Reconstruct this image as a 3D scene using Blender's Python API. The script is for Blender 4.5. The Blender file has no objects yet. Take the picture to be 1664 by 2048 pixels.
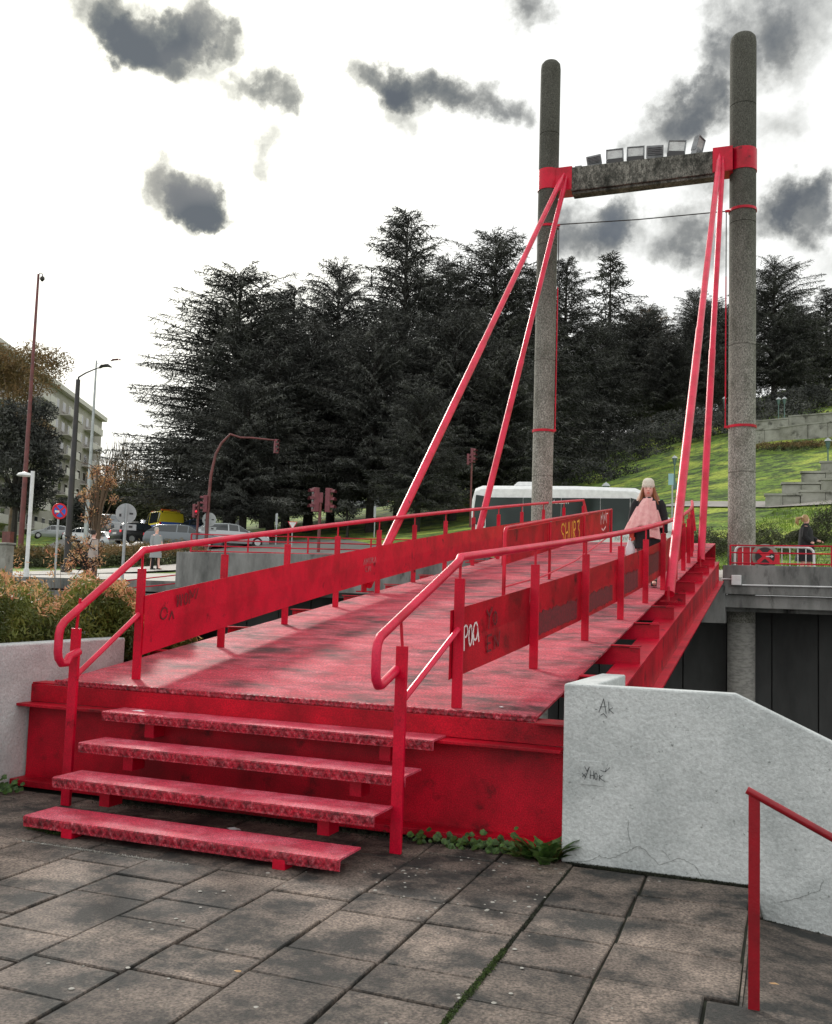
import bpy, bmesh, math, random
import numpy as np
from mathutils import Vector, Matrix, noise
random.seed(7); np.random.seed(7)
PI = math.pi
S = bpy.context.scene
C = S.collection

# ------------------------------------------------------------------ camera
CAM = Vector((5.6694, -6.6411, 1.6149)); YAW, PIT, ROL, FPX = -0.3639, 0.0842, -0.03167, 1938.7
_fw = Vector((math.sin(YAW)*math.cos(PIT), math.cos(YAW)*math.cos(PIT), math.sin(PIT)))
_r = Vector((math.cos(YAW), -math.sin(YAW), 0)); _u = _r.cross(_fw)
_rt = _r*math.cos(ROL) - _u*math.sin(ROL); _up = _u*math.cos(ROL) + _r*math.sin(ROL)
cd = bpy.data.cameras.new('camera'); cam = bpy.data.objects.new('camera', cd); C.objects.link(cam)
M = Matrix((_rt, _up, -_fw)).transposed().to_4x4(); M.translation = CAM
cam.matrix_world = M
cd.sensor_fit = 'VERTICAL'; cd.sensor_height = 36; cd.sensor_width = 36; cd.lens = FPX/2048*36
cd.clip_end = 3000; cd.clip_start = 0.05
S.camera = cam

def ray(u, v):
    return _fw + _rt*((u-832)/FPX) - _up*((v-1024)/FPX)
def at(u, v, d):
    "world point seen in direction (u, v) at depth d metres"
    return CAM + ray(u, v)*d
def aty(u, v, y):
    r = ray(u, v); return CAM + r*((y-CAM.y)/r.y)
def atx(u, v, x):
    r = ray(u, v); return CAM + r*((x-CAM.x)/r.x)
def atz(u, v, z):
    r = ray(u, v); return CAM + r*((z-CAM.z)/r.z)

# ------------------------------------------------------------------ light
SUN_AZ, SUN_EL = math.radians(-47), math.radians(27)       # azimuth from +Y towards +X
sl = bpy.data.lights.new('sun', 'SUN'); sl.energy = 2.0; sl.angle = math.radians(6); sl.color = (1, .95, .87)
so = bpy.data.objects.new('sun', sl); C.objects.link(so)
sd = Vector((math.sin(SUN_AZ)*math.cos(SUN_EL), math.cos(SUN_AZ)*math.cos(SUN_EL), math.sin(SUN_EL)))
so.rotation_euler = sd.to_track_quat('Z', 'Y').to_euler()
S.view_settings.view_transform = 'Standard'; S.view_settings.look = 'None'
S.view_settings.exposure = 0; S.view_settings.gamma = 1; S.view_settings.use_curve_mapping = False

W = bpy.data.worlds.new('World'); S.world = W; W.use_nodes = True
nt = W.node_tree; nt.nodes.clear()
def N(t, tree=None, **k):
    n = (tree or nt).nodes.new(t)
    for a, b in k.items(): setattr(n, a, b)
    return n
def wmath(op, a, b=None, c=None, clamp=False):
    n = N('ShaderNodeMath', operation=op); n.use_clamp = clamp
    for i, x in enumerate((a, b, c)):
        if x is None: continue
        if isinstance(x, (int, float)): n.inputs[i].default_value = x
        else: nt.links.new(x, n.inputs[i])
    return n.outputs[0]
tc = N('ShaderNodeTexCoord')
def wnoise(scale, detail, dist=0., off=(0, 0, 0), sc=(1, 1, 1)):
    mp = N('ShaderNodeMapping'); mp.inputs['Location'].default_value = off; mp.inputs['Scale'].default_value = sc
    nt.links.new(tc.outputs['Generated'], mp.inputs[0])
    n = N('ShaderNodeTexNoise'); n.inputs['Scale'].default_value = scale; n.inputs['Detail'].default_value = detail
    n.inputs['Roughness'].default_value = .62; n.inputs['Distortion'].default_value = dist
    nt.links.new(mp.outputs[0], n.inputs['Vector']); return n
wn = wnoise(11, 9); wn2 = wnoise(26, 5, off=(3, 1, 2))
vm = N('ShaderNodeVectorMath', operation='SUBTRACT'); nt.links.new(wn.outputs['Color'], vm.inputs[0]); vm.inputs[1].default_value = (.5, .5, .5)
vs = N('ShaderNodeVectorMath', operation='SCALE'); nt.links.new(vm.outputs[0], vs.inputs[0]); vs.inputs['Scale'].default_value = .13
va = N('ShaderNodeVectorMath', operation='ADD'); nt.links.new(tc.outputs['Generated'], va.inputs[0]); nt.links.new(vs.outputs[0], va.inputs[1])
vn = N('ShaderNodeVectorMath', operation='NORMALIZE'); nt.links.new(va.outputs[0], vn.inputs[0])
# grey cloud banks (direction, angular radius, weight)
BL = [(160,0,55,.9),(215,20,55,1.1),(265,45,52,1.1),(310,80,50,1.1),(250,85,42,.7),(300,130,45,.75),(345,120,42,.9),(385,150,32,.7),(350,20,40,1.),(385,45,38,1.1),(420,75,32,1.),(450,90,24,.6),
 (440,150,28,.8),(480,170,28,.9),(520,190,30,1.),(560,205,36,1.3),(585,228,24,.9),
 (320,385,42,.8),(365,395,52,1.1),(405,400,46,1.3),(420,425,34,1.2),(300,350,28,.4),(380,430,36,.8),(545,280,26,.6),(555,310,34,.9),(548,345,26,.7),
 (712,120,26,.8),(750,135,36,1.1),(795,150,40,1.4),(840,160,40,1.4),(885,180,38,1.3),(930,200,36,1.2),(975,215,34,1.1),(1015,232,32,1.),(1050,248,24,.7),(800,200,36,.8),(820,240,40,.9),(855,255,28,.6),
 (1040,0,50,.8),(1080,10,40,.6),(1065,45,34,.5),(935,312,22,.55),(985,305,16,.45),(1030,400,30,.5),
 (1500,15,70,.7),(1580,20,80,.8),(1650,50,70,.7),(1440,130,42,.9),(1430,160,34,.5),(1500,80,50,.5),(1330,245,52,.9),(1375,230,52,1.),(1420,215,46,.9),(1300,275,40,.6),(1270,330,40,.4),
 (1260,400,46,.7),(1230,425,36,.6),(1400,370,46,1.),(1440,385,36,.7),(1545,190,46,.6),(1555,250,36,.6),(1150,470,52,.8),(1190,460,50,.9),(1240,455,46,.8),(1130,510,46,.6),(1330,480,50,.9),(1380,490,54,1.),(1430,500,46,.7),
 (1540,430,40,.9),(1590,440,46,1.2),(1640,420,42,1.),(1650,520,50,.8),(1530,330,35,.4),(1600,380,40,.5)]
acc = None
for u, v, rad, w in BL:
    d = ray(u, v).normalized()
    dp = N('ShaderNodeVectorMath', operation='DOT_PRODUCT'); nt.links.new(vn.outputs[0], dp.inputs[0]); dp.inputs[1].default_value = d
    a = rad*1.5/FPX
    k = 1/(1-math.cos(a))
    e = wmath('MULTIPLY_ADD', dp.outputs['Value'], k, 1-k)      # 1 at centre, 0 at the rim
    e = wmath('MAXIMUM', e, 0.)
    e = wmath('MULTIPLY', e, w*.72)
    acc = e if acc is None else wmath('ADD', acc, e)
# the rest of the sky carries the same broken cloud: away from the sector modelled bank by bank
wn3 = wnoise(3.1, 8, .3, off=(5, 2, 1), sc=(1, 1, 1.9))
dpf = N('ShaderNodeVectorMath', operation='DOT_PRODUCT'); nt.links.new(tc.outputs['Generated'], dpf.inputs[0]); dpf.inputs[1].default_value = ray(832, 500).normalized()
outm = N('ShaderNodeMapRange'); nt.links.new(dpf.outputs['Value'], outm.inputs[0])
outm.inputs[1].default_value = .93; outm.inputs[2].default_value = .80; outm.inputs[3].default_value = 0; outm.inputs[4].default_value = 1
o2 = wmath('MULTIPLY', wmath('MULTIPLY', wmath('SUBTRACT', wn3.outputs['Fac'], .5), 4.2), outm.outputs[0])
acc = wmath('ADD', acc, wmath('MAXIMUM', o2, 0.))
dens = wmath('ADD', acc, wmath('MULTIPLY', wmath('SUBTRACT', wn2.outputs['Fac'], .5), 1.1))
mr = N('ShaderNodeMapRange', interpolation_type='SMOOTHSTEP'); nt.links.new(dens, mr.inputs[0])
mr.inputs[1].default_value = .08; mr.inputs[2].default_value = 2.2
ramp = N('ShaderNodeValToRGB'); cr = ramp.color_ramp
cr.elements[0].position = 0; cr.elements[0].color = (1.06, 1.07, 1.05, 1)
cr.elements[1].position = 1; cr.elements[1].color = (.10, .115, .14, 1)
for p_, c_ in ((.3, (.62, .63, .61, 1)), (.6, (.27, .28, .28, 1)), (.82, (.15, .165, .18, 1))):
    e = cr.elements.new(p_); e.color = c_
nt.links.new(mr.outputs[0], ramp.inputs[0])
# clear blue showing in the thickest parts
sky = N('ShaderNodeTexSky', sky_type='NISHITA', sun_disc=False, sun_elevation=SUN_EL, sun_rotation=SUN_AZ)
sks = N('ShaderNodeVectorMath', operation='SCALE'); nt.links.new(sky.outputs[0], sks.inputs[0]); sks.inputs['Scale'].default_value = .10
mx = N('ShaderNodeMix', data_type='RGBA'); wn4 = wnoise(5, 3, off=(1, 7, 3))
bl = N('ShaderNodeMapRange'); nt.links.new(wn4.outputs['Fac'], bl.inputs[0]); bl.inputs[1].default_value = .5; bl.inputs[2].default_value = .7; bl.inputs[4].default_value = .12
nt.links.new(bl.outputs[0], mx.inputs[0]); nt.links.new(ramp.outputs[0], mx.inputs[6]); nt.links.new(sks.outputs[0], mx.inputs[7])
mx2 = N('ShaderNodeMix', data_type='RGBA'); nt.links.new(mr.outputs[0], mx2.inputs[0])
nt.links.new(ramp.outputs[0], mx2.inputs[6]); nt.links.new(mx.outputs[2], mx2.inputs[7])
# thin cloud glows warm round the hidden sun
dps = N('ShaderNodeVectorMath', operation='DOT_PRODUCT'); nt.links.new(tc.outputs['Generated'], dps.inputs[0]); dps.inputs[1].default_value = sd.normalized()
gl = N('ShaderNodeMapRange', interpolation_type='SMOOTHSTEP'); nt.links.new(dps.outputs['Value'], gl.inputs[0]); gl.inputs[1].default_value = .86; gl.inputs[2].default_value = 1.0
glm = N('ShaderNodeMix', data_type='RGBA', blend_type='MULTIPLY'); nt.links.new(gl.outputs[0], glm.inputs[0]); nt.links.new(mx2.outputs[2], glm.inputs[6]); glm.inputs[7].default_value = (1.4, 1.37, 1.26, 1)
bg = N('ShaderNodeBackground'); nt.links.new(glm.outputs[2], bg.inputs[0]); bg.inputs[1].default_value = 1.08
wo = N('ShaderNodeOutputWorld'); nt.links.new(bg.outputs[0], wo.inputs[0])

# ------------------------------------------------------------------ materials
def mat(name, col, rough=.6, col2=None, scale=4., detail=6., lo=.4, hi=.65, bump=0., bscale=60., metal=0., col3=None, s3=1., lo3=.5, hi3=.62, spec=.5, coord='Object', stretch=(1, 1, 1), rand=0., emit=None, transl=0., grain=0., gs=160., topdark=None):
    m = bpy.data.materials.new(name); m.use_nodes = True; t = m.node_tree
    b = t.nodes['Principled BSDF']; b.inputs['Roughness'].default_value = rough; b.inputs['Metallic'].default_value = metal
    b.inputs['Specular IOR Level'].default_value = spec
    L = t.links
    if emit: b.inputs['Emission Color'].default_value = (*emit[0], 1); b.inputs['Emission Strength'].default_value = emit[1]
    tcn = t.nodes.new('ShaderNodeTexCoord'); mp = t.nodes.new('ShaderNodeMapping'); mp.inputs['Scale'].default_value = stretch
    if coord == 'World':
        g = t.nodes.new('ShaderNodeNewGeometry'); L.new(g.outputs['Position'], mp.inputs[0])
    else: L.new(tcn.outputs[coord], mp.inputs[0])
    cur = None
    def nz(sc, det, x=0.):
        n = t.nodes.new('ShaderNodeTexNoise'); n.inputs['Scale'].default_value = sc; n.inputs['Detail'].default_value = det; n.inputs['Roughness'].default_value = .65
        m2 = t.nodes.new('ShaderNodeMapping'); m2.inputs['Location'].default_value = (x, x*.7, x*1.3); L.new(mp.outputs[0], m2.inputs[0]); L.new(m2.outputs[0], n.inputs['Vector']); return n
    def mixc(fac, a, bcol):
        k = t.nodes.new('ShaderNodeMix'); k.data_type = 'RGBA'
        L.new(fac, k.inputs[0])
        if isinstance(a, tuple): k.inputs[6].default_value = (*a, 1)
        else: L.new(a, k.inputs[6])
        k.inputs[7].default_value = (*bcol, 1); return k.outputs[2]
    cur = col
    if col2:
        n = nz(scale, detail); r = t.nodes.new('ShaderNodeMapRange'); L.new(n.outputs['Fac'], r.inputs[0]); r.inputs[1].default_value = lo; r.inputs[2].default_value = hi
        cur = mixc(r.outputs[0], cur, col2)
    if col3:
        n = nz(s3, 7., 13.); r = t.nodes.new('ShaderNodeMapRange'); L.new(n.outputs['Fac'], r.inputs[0]); r.inputs[1].default_value = lo3; r.inputs[2].default_value = hi3
        cur = mixc(r.outputs[0], cur, col3)
    if topdark:      # dark tone that grows with height above the ground
        g = t.nodes.new('ShaderNodeNewGeometry'); sx = t.nodes.new('ShaderNodeSeparateXYZ'); L.new(g.outputs['Position'], sx.inputs[0])
        n = nz(1.3, 7., 5.); ad = t.nodes.new('ShaderNodeMath'); ad.operation = 'MULTIPLY_ADD'; L.new(n.outputs['Fac'], ad.inputs[0]); ad.inputs[1].default_value = topdark[3]; L.new(sx.outputs[2], ad.inputs[2])
        r = t.nodes.new('ShaderNodeMapRange'); L.new(ad.outputs[0], r.inputs[0]); r.inputs[1].default_value = topdark[0]; r.inputs[2].default_value = topdark[1]; r.inputs[4].default_value = .85
        cur = mixc(r.outputs[0], cur, topdark[2])
    if grain:
        n = t.nodes.new('ShaderNodeTexNoise'); n.inputs['Scale'].default_value = gs; n.inputs['Detail'].default_value = 3; L.new(mp.outputs[0], n.inputs['Vector'])
        r = t.nodes.new('ShaderNodeMapRange'); L.new(n.outputs['Fac'], r.inputs[0]); r.inputs[1].default_value = .33; r.inputs[2].default_value = .67; r.inputs[3].default_value = 1-grain; r.inputs[4].default_value = 1+grain
        hs = t.nodes.new('ShaderNodeHueSaturation'); L.new(r.outputs[0], hs.inputs['Value'])
        if isinstance(cur, tuple): hs.inputs['Color'].default_value = (*cur, 1)
        else: L.new(cur, hs.inputs['Color'])
        cur = hs.outputs[0]
    if rand:
        oi = t.nodes.new('ShaderNodeObjectInfo'); hs = t.nodes.new('ShaderNodeHueSaturation')
        r = t.nodes.new('ShaderNodeMapRange'); L.new(oi.outputs['Random'], r.inputs[0]); r.inputs[3].default_value = 1-rand; r.inputs[4].default_value = 1+rand
        L.new(r.outputs[0], hs.inputs['Value'])
        if isinstance(cur, tuple): hs.inputs['Color'].default_value = (*cur, 1)
        else: L.new(cur, hs.inputs['Color'])
        cur = hs.outputs[0]
    if isinstance(cur, tuple): b.inputs['Base Color'].default_value = (*cur, 1)
    else: L.new(cur, b.inputs['Base Color'])
    if bump:
        n = nz(bscale, 5., 3.); bn = t.nodes.new('ShaderNodeBump'); bn.inputs['Strength'].default_value = bump; bn.inputs['Distance'].default_value = .01
        L.new(n.outputs['Fac'], bn.inputs['Height']); L.new(bn.outputs[0], b.inputs['Normal'])
    if transl:
        ts = t.nodes.new('ShaderNodeBsdfTranslucent'); ms = t.nodes.new('ShaderNodeMixShader'); ms.inputs[0].default_value = transl
        if isinstance(cur, tuple): ts.inputs[0].default_value = (*cur, 1)
        else: L.new(cur, ts.inputs[0])
        o = t.nodes['Material Output']; L.new(b.outputs[0], ms.inputs[1]); L.new(ts.outputs[0], ms.inputs[2]); L.new(ms.outputs[0], o.inputs[0])
    return m

RED = (.62, .0015, .030)
m_red = mat('red_paint', RED, .36, (.36, .001, .014), 2.2, 8, .42, .66, .15, 90, col3=(.07, .003, .006), s3=5., lo3=.62, hi3=.72, coord='World', spec=.32, grain=.14, gs=90)
m_red2 = mat('red_paint_weathered', (.55, .001, .020), .45, (.22, .001, .008), 1.6, 9, .38, .64, .3, 130, col3=(.03, .003, .004), s3=3.2, lo3=.57, hi3=.72, coord='World', spec=.28, grain=.28, gs=110)
m_deck = mat('red_deck_coating', (.52, .024, .058), .6, (.060, .005, .010), 2.4, 13, .44, .62, 1., 200, col3=(.70, .13, .18), s3=6., lo3=.46, hi3=.74, coord='World', spec=.55, stretch=(.5, 1., 1), grain=.62, gs=115)
m_tread = mat('red_tread_coating', (.66, .040, .09), .55, (.36, .016, .038), 3., 8, .46, .74, .9, 200, col3=(.80, .20, .27), s3=5., lo3=.46, hi3=.78, coord='World', spec=.55, grain=.45, gs=130)  # pale pink third tone paints highlights into the tread colour
m_nose = mat('worn_nosing', (.52, .018, .045), .5, (.12, .010, .016), 12., 8, .44, .66, .9, 200, col3=(.70, .16, .20), s3=22., lo3=.52, hi3=.72, coord='World', spec=.5, grain=.5, gs=90)
# chequer relief on treads and deck lip
for mq in (m_tread, m_nose):
  t = mq.node_tree; bs = t.nodes['Principled BSDF']
  g = t.nodes.new('ShaderNodeNewGeometry'); prev = [l for l in t.links if l.to_socket == bs.inputs['Normal']][0].from_socket
  waves = []
  for a in (45, -45):
      mp = t.nodes.new('ShaderNodeMapping'); mp.inputs['Rotation'].default_value = (math.radians(35), 0, math.radians(a)); t.links.new(g.outputs['Position'], mp.inputs[0])
      w = t.nodes.new('ShaderNodeTexWave'); w.inputs['Scale'].default_value = 8; t.links.new(mp.outputs[0], w.inputs[0]); waves.append(w)
  mm = t.nodes.new('ShaderNodeMath'); mm.operation = 'MAXIMUM'; t.links.new(waves[0].outputs['Fac'], mm.inputs[0]); t.links.new(waves[1].outputs['Fac'], mm.inputs[1])
  bn = t.nodes.new('ShaderNodeBump'); bn.inputs['Strength'].default_value = .45 if mq is m_tread else 1.; bn.inputs['Distance'].default_value = .006 if mq is m_tread else .012
  t.links.new(mm.outputs[0], bn.inputs['Height']); t.links.new(prev, bn.inputs['Normal']); t.links.new(bn.outputs[0], bs.inputs['Normal'])

m_conc = mat('weathered_concrete', (.26, .255, .235), .85, (.12, .12, .10), 2.5, 8, .42, .66, .6, 70, col3=(.035, .038, .032), s3=4.5, lo3=.56, hi3=.72, coord='World', stretch=(1, 1, .5))
m_pillar = mat('pillar_concrete', (.36, .355, .315), .88, (.19, .19, .16), 28., 6, .40, .62, .8, 60, col3=(.10, .10, .075), s3=2.2, lo3=.5, hi3=.75, coord='World', stretch=(1, 1, .7), grain=.5, gs=45, topdark=(7.5, 14., (.035, .036, .026), 5.))
m_pilltop = mat('pillar_concrete_dark', (.22, .215, .185), .9, (.06, .06, .05), 14., 7, .4, .6, .8, 60, col3=(.016, .017, .012), s3=2.2, lo3=.42, hi3=.64, coord='World', stretch=(1, 1, .6), grain=.5, gs=40)
m_pilllow = mat('pillar_concrete_pale', (.42, .41, .38), .85, (.26, .26, .24), 7., 6, .42, .62, .5, 60, coord='World', stretch=(1, 1, 3))
m_white = mat('white_wall_render', (.59, .62, .62), .8, (.44, .47, .47), 2.2, 10, .42, .64, 1., 34, col3=(.20, .22, .21), s3=30., lo3=.63, hi3=.72, coord='World', grain=.12, gs=60)
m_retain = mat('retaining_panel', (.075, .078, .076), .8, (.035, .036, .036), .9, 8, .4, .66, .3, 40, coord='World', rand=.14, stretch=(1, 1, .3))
m_cop = mat('coping_concrete', (.27, .275, .265), .85, (.10, .105, .10), 1.6, 9, .4, .64, .5, 40, col3=(.03, .03, .03), s3=2.4, lo3=.56, hi3=.7, coord='World', stretch=(1, 1, .35))
m_slab = mat('paving_slab', (.135, .106, .088), .72, (.020, .020, .018), 3.2, 13, .42, .575, 1., 120, col3=(.28, .22, .18), s3=1.3, lo3=.50, hi3=.68, coord='World', rand=.22, grain=.6, gs=75)
m_joint = mat('joint_soil', (.018, .020, .014), .95, (.03, .035, .018), 9)
m_asph = mat('asphalt', (.06, .06, .062), .85, (.045, .045, .046), 1.5, 8, .4, .7, .3, 90, coord='World')
m_roadpale = mat('street_surface', (.17, .165, .155), .6, (.11, .108, .10), .25, 6, .4, .7, .2, 30, coord='World')
m_pave = mat('pale_pavement', (.42, .39, .36), .8, (.30, .28, .25), .8, 6, .4, .7, .2, 30, coord='World')
m_grass = mat('grass', (.15, .245, .026), .9, (.035, .062, .014), 1.1, 12, .44, .58, 1., 14, col3=(.34, .41, .055), s3=.35, lo3=.50, hi3=.62, coord='World', grain=.5, gs=7)
m_gleaf = mat('grass_blades', (.19, .30, .035), .8, (.06, .10, .015), .8, 6, .42, .6, coord='World', transl=.2)
m_leaf = mat('green_leaf', (.075, .15, .03), .5, (.03, .07, .015), 30., 2, .4, .6, transl=.25, rand=.2)
m_hleaf = mat('hedge_leaf_green', (.20, .23, .045), .55, (.06, .085, .02), 2.5, 5, .42, .6, coord='World', transl=.25)
m_hred = mat('hedge_leaf_orange', (.72, .48, .22), .55, (.56, .24, .14), 5, 3, .4, .6, coord='World', transl=.3)
m_cedar = mat('cedar_needles', (.080, .084, .076), .9, (.020, .023, .020), .5, 6, .38, .60, col3=(.21, .215, .195), s3=.6, lo3=.50, hi3=.70, coord='World')  # pale third tone paints top-lit branch tips into the foliage
m_bark = mat('bark', (.045, .040, .034), .9, (.02, .018, .016), 6, 5, bump=.5, bscale=20)
m_twig = mat('bare_twigs', (.16, .11, .07), .9, (.09, .07, .045), 2, 4, coord='World')
m_autumn = mat('autumn_leaves', (.24, .15, .065), .8, (.10, .085, .03), 1., 4, coord='World', transl=.2)
m_shrub = mat('dull_shrub', (.075, .085, .035), .8, (.035, .04, .02), 1.2, 5, coord='World')
m_lit = mat('white_litter', (.8, .82, .84), .5)
m_black = mat('black_metal', (.018, .018, .02), .45, (.035, .03, .028), 3, 4)
m_brown = mat('maroon_pole_paint', (.17, .045, .045), .5, (.10, .03, .03), 3, 4)
m_grey = mat('galvanised_steel', (.42, .45, .46), .45, (.33, .35, .36), 5, 4, metal=.3)
m_wht = mat('white_enamel', (.78, .80, .80), .4, (.66, .68, .68), 6, 4)
m_blue = mat('sign_blue', (.03, .12, .55), .4)
m_sred = mat('sign_red', (.65, .01, .03), .4)
m_glass = mat('dark_window_glass', (.02, .026, .03), .08, spec=.8)
m_glass2 = mat('greenish_window_glass', (.10, .17, .155), .1, spec=.8)
m_tyre = mat('tyre_rubber', (.015, .015, .016), .8)
m_chrome = mat('wheel_alloy', (.45, .46, .47), .3, metal=.8)
m_lampred = mat('tail_light', (.5, .01, .02), .3, emit=((1, .02, .03), .6))
m_headl = mat('head_light', (.8, .82, .85), .15)
m_plate = mat('number_plate', (.7, .7, .68), .5)
m_skin = mat('skin', (.80, .46, .38), .55)
m_hair = mat('auburn_hair', (.20, .065, .022), .55, (.33, .12, .04), 30, 3, stretch=(1, 1, .15))
m_blond = mat('fair_hair', (.42, .27, .12), .55, (.30, .18, .08), 20, 3)
m_coat = mat('black_coat_cloth', (.010, .011, .013), .9, (.02, .02, .022), 20, 3, bump=.3)
m_pink = mat('pink_wool', (.86, .52, .50), .9, (.76, .38, .38), 14, 4, bump=.5, bscale=90)
m_hat = mat('cream_knit', (.72, .68, .58), .95, (.60, .56, .46), 60, 2, bump=.8, bscale=110)
m_jean = mat('pale_trousers', (.36, .33, .30), .85, (.27, .25, .23), 12, 4)
m_glove = mat('red_glove', (.60, .08, .05), .7)
m_bag = mat('white_plastic_bag', (.72, .75, .78), .4, (.6, .63, .66), 8, 3)
m_gcoat = mat('grey_coat_cloth', (.30, .32, .34), .9)
m_beige = mat('beige_coat_cloth', (.46, .40, .36), .9)
m_stone = mat('pale_terrace_stone', (.36, .36, .32), .9, (.20, .20, .17), 1., 8, .4, .66, .5, 10, col3=(.06, .06, .05), s3=1.5, lo3=.55, hi3=.7, coord='World')
m_bldg = mat('apartment_render', (.40, .38, .35), .85, (.30, .285, .26), .12, 5, .4, .7, coord='World')
m_bldg2 = mat('apartment_trim', (.60, .58, .55), .85)
m_tl = mat('traffic_light_housing', (.20, .045, .06), .5, (.13, .03, .04), 5, 3)
m_lens = mat('red_signal_lens', (.4, .01, .01), .3, emit=((1, .02, .05), 2.))
m_lensoff = mat('unlit_lens', (.05, .05, .045), .2)
m_pgreen = mat('green_lamp_paint', (.10, .17, .15), .6)
m_hood = mat('floodlight_casing', (.26, .27, .28), .5, (.14, .145, .15), 5, 3)
m_yell = mat('yellow_paint', (.75, .62, .03), .4)
m_yel2 = mat('graffiti_yellow', (.85, .55, .06), .6)
m_gwh = mat('graffiti_white', (.85, .82, .82), .6)
m_gdk = mat('graffiti_dark', (.13, .01, .015), .7)
m_gbk = mat('marker_black', (.05, .055, .06), .8)
m_crack = mat('crack_shadow', (.16, .17, .16), .95)
m_green = mat('green_netting', (.05, .30, .20), .7, (.03, .16, .10), 8, 3)
m_tube = mat('red_paint_lit_tubes', (.72, .014, .065), .38, (.50, .005, .03), 3., 8, .42, .66, .15, 90, col3=(.10, .006, .012), s3=7., lo3=.66, hi3=.74, coord='World', spec=.4, grain=.12, gs=90)  # paler copy of the red: light on rails and stays put into the colour
m_patch = mat('dark_red_patch', (.20, .004, .018), .6, (.09, .006, .012), 40, 4, .4, .6, coord='World')
m_mossg = mat('green_moss', (.05, .085, .015), .95, (.02, .03, .01), 60, 3)
m_slabp = mat('pale_gum', (.36, .35, .32), .8, (.26, .25, .22), 30, 3)
m_busgl = mat('minibus_tinted_glass', (.010, .020, .018), .10, (.025, .045, .040), .6, 2, .45, .6, spec=.35)
m_scr = mat('scratched_metal', (.42, .22, .22), .6)
m_fglass = mat('floodlight_glass', (.52, .53, .52), .25, (.36, .36, .36), 6, 3)
m_hr = mat('dark_red_paint', (.34, .002, .012), .35, (.20, .002, .008), 4, 7, .4, .66, .2, 90, col3=(.03, .004, .004), s3=10, lo3=.66, hi3=.75, coord='World')

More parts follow.
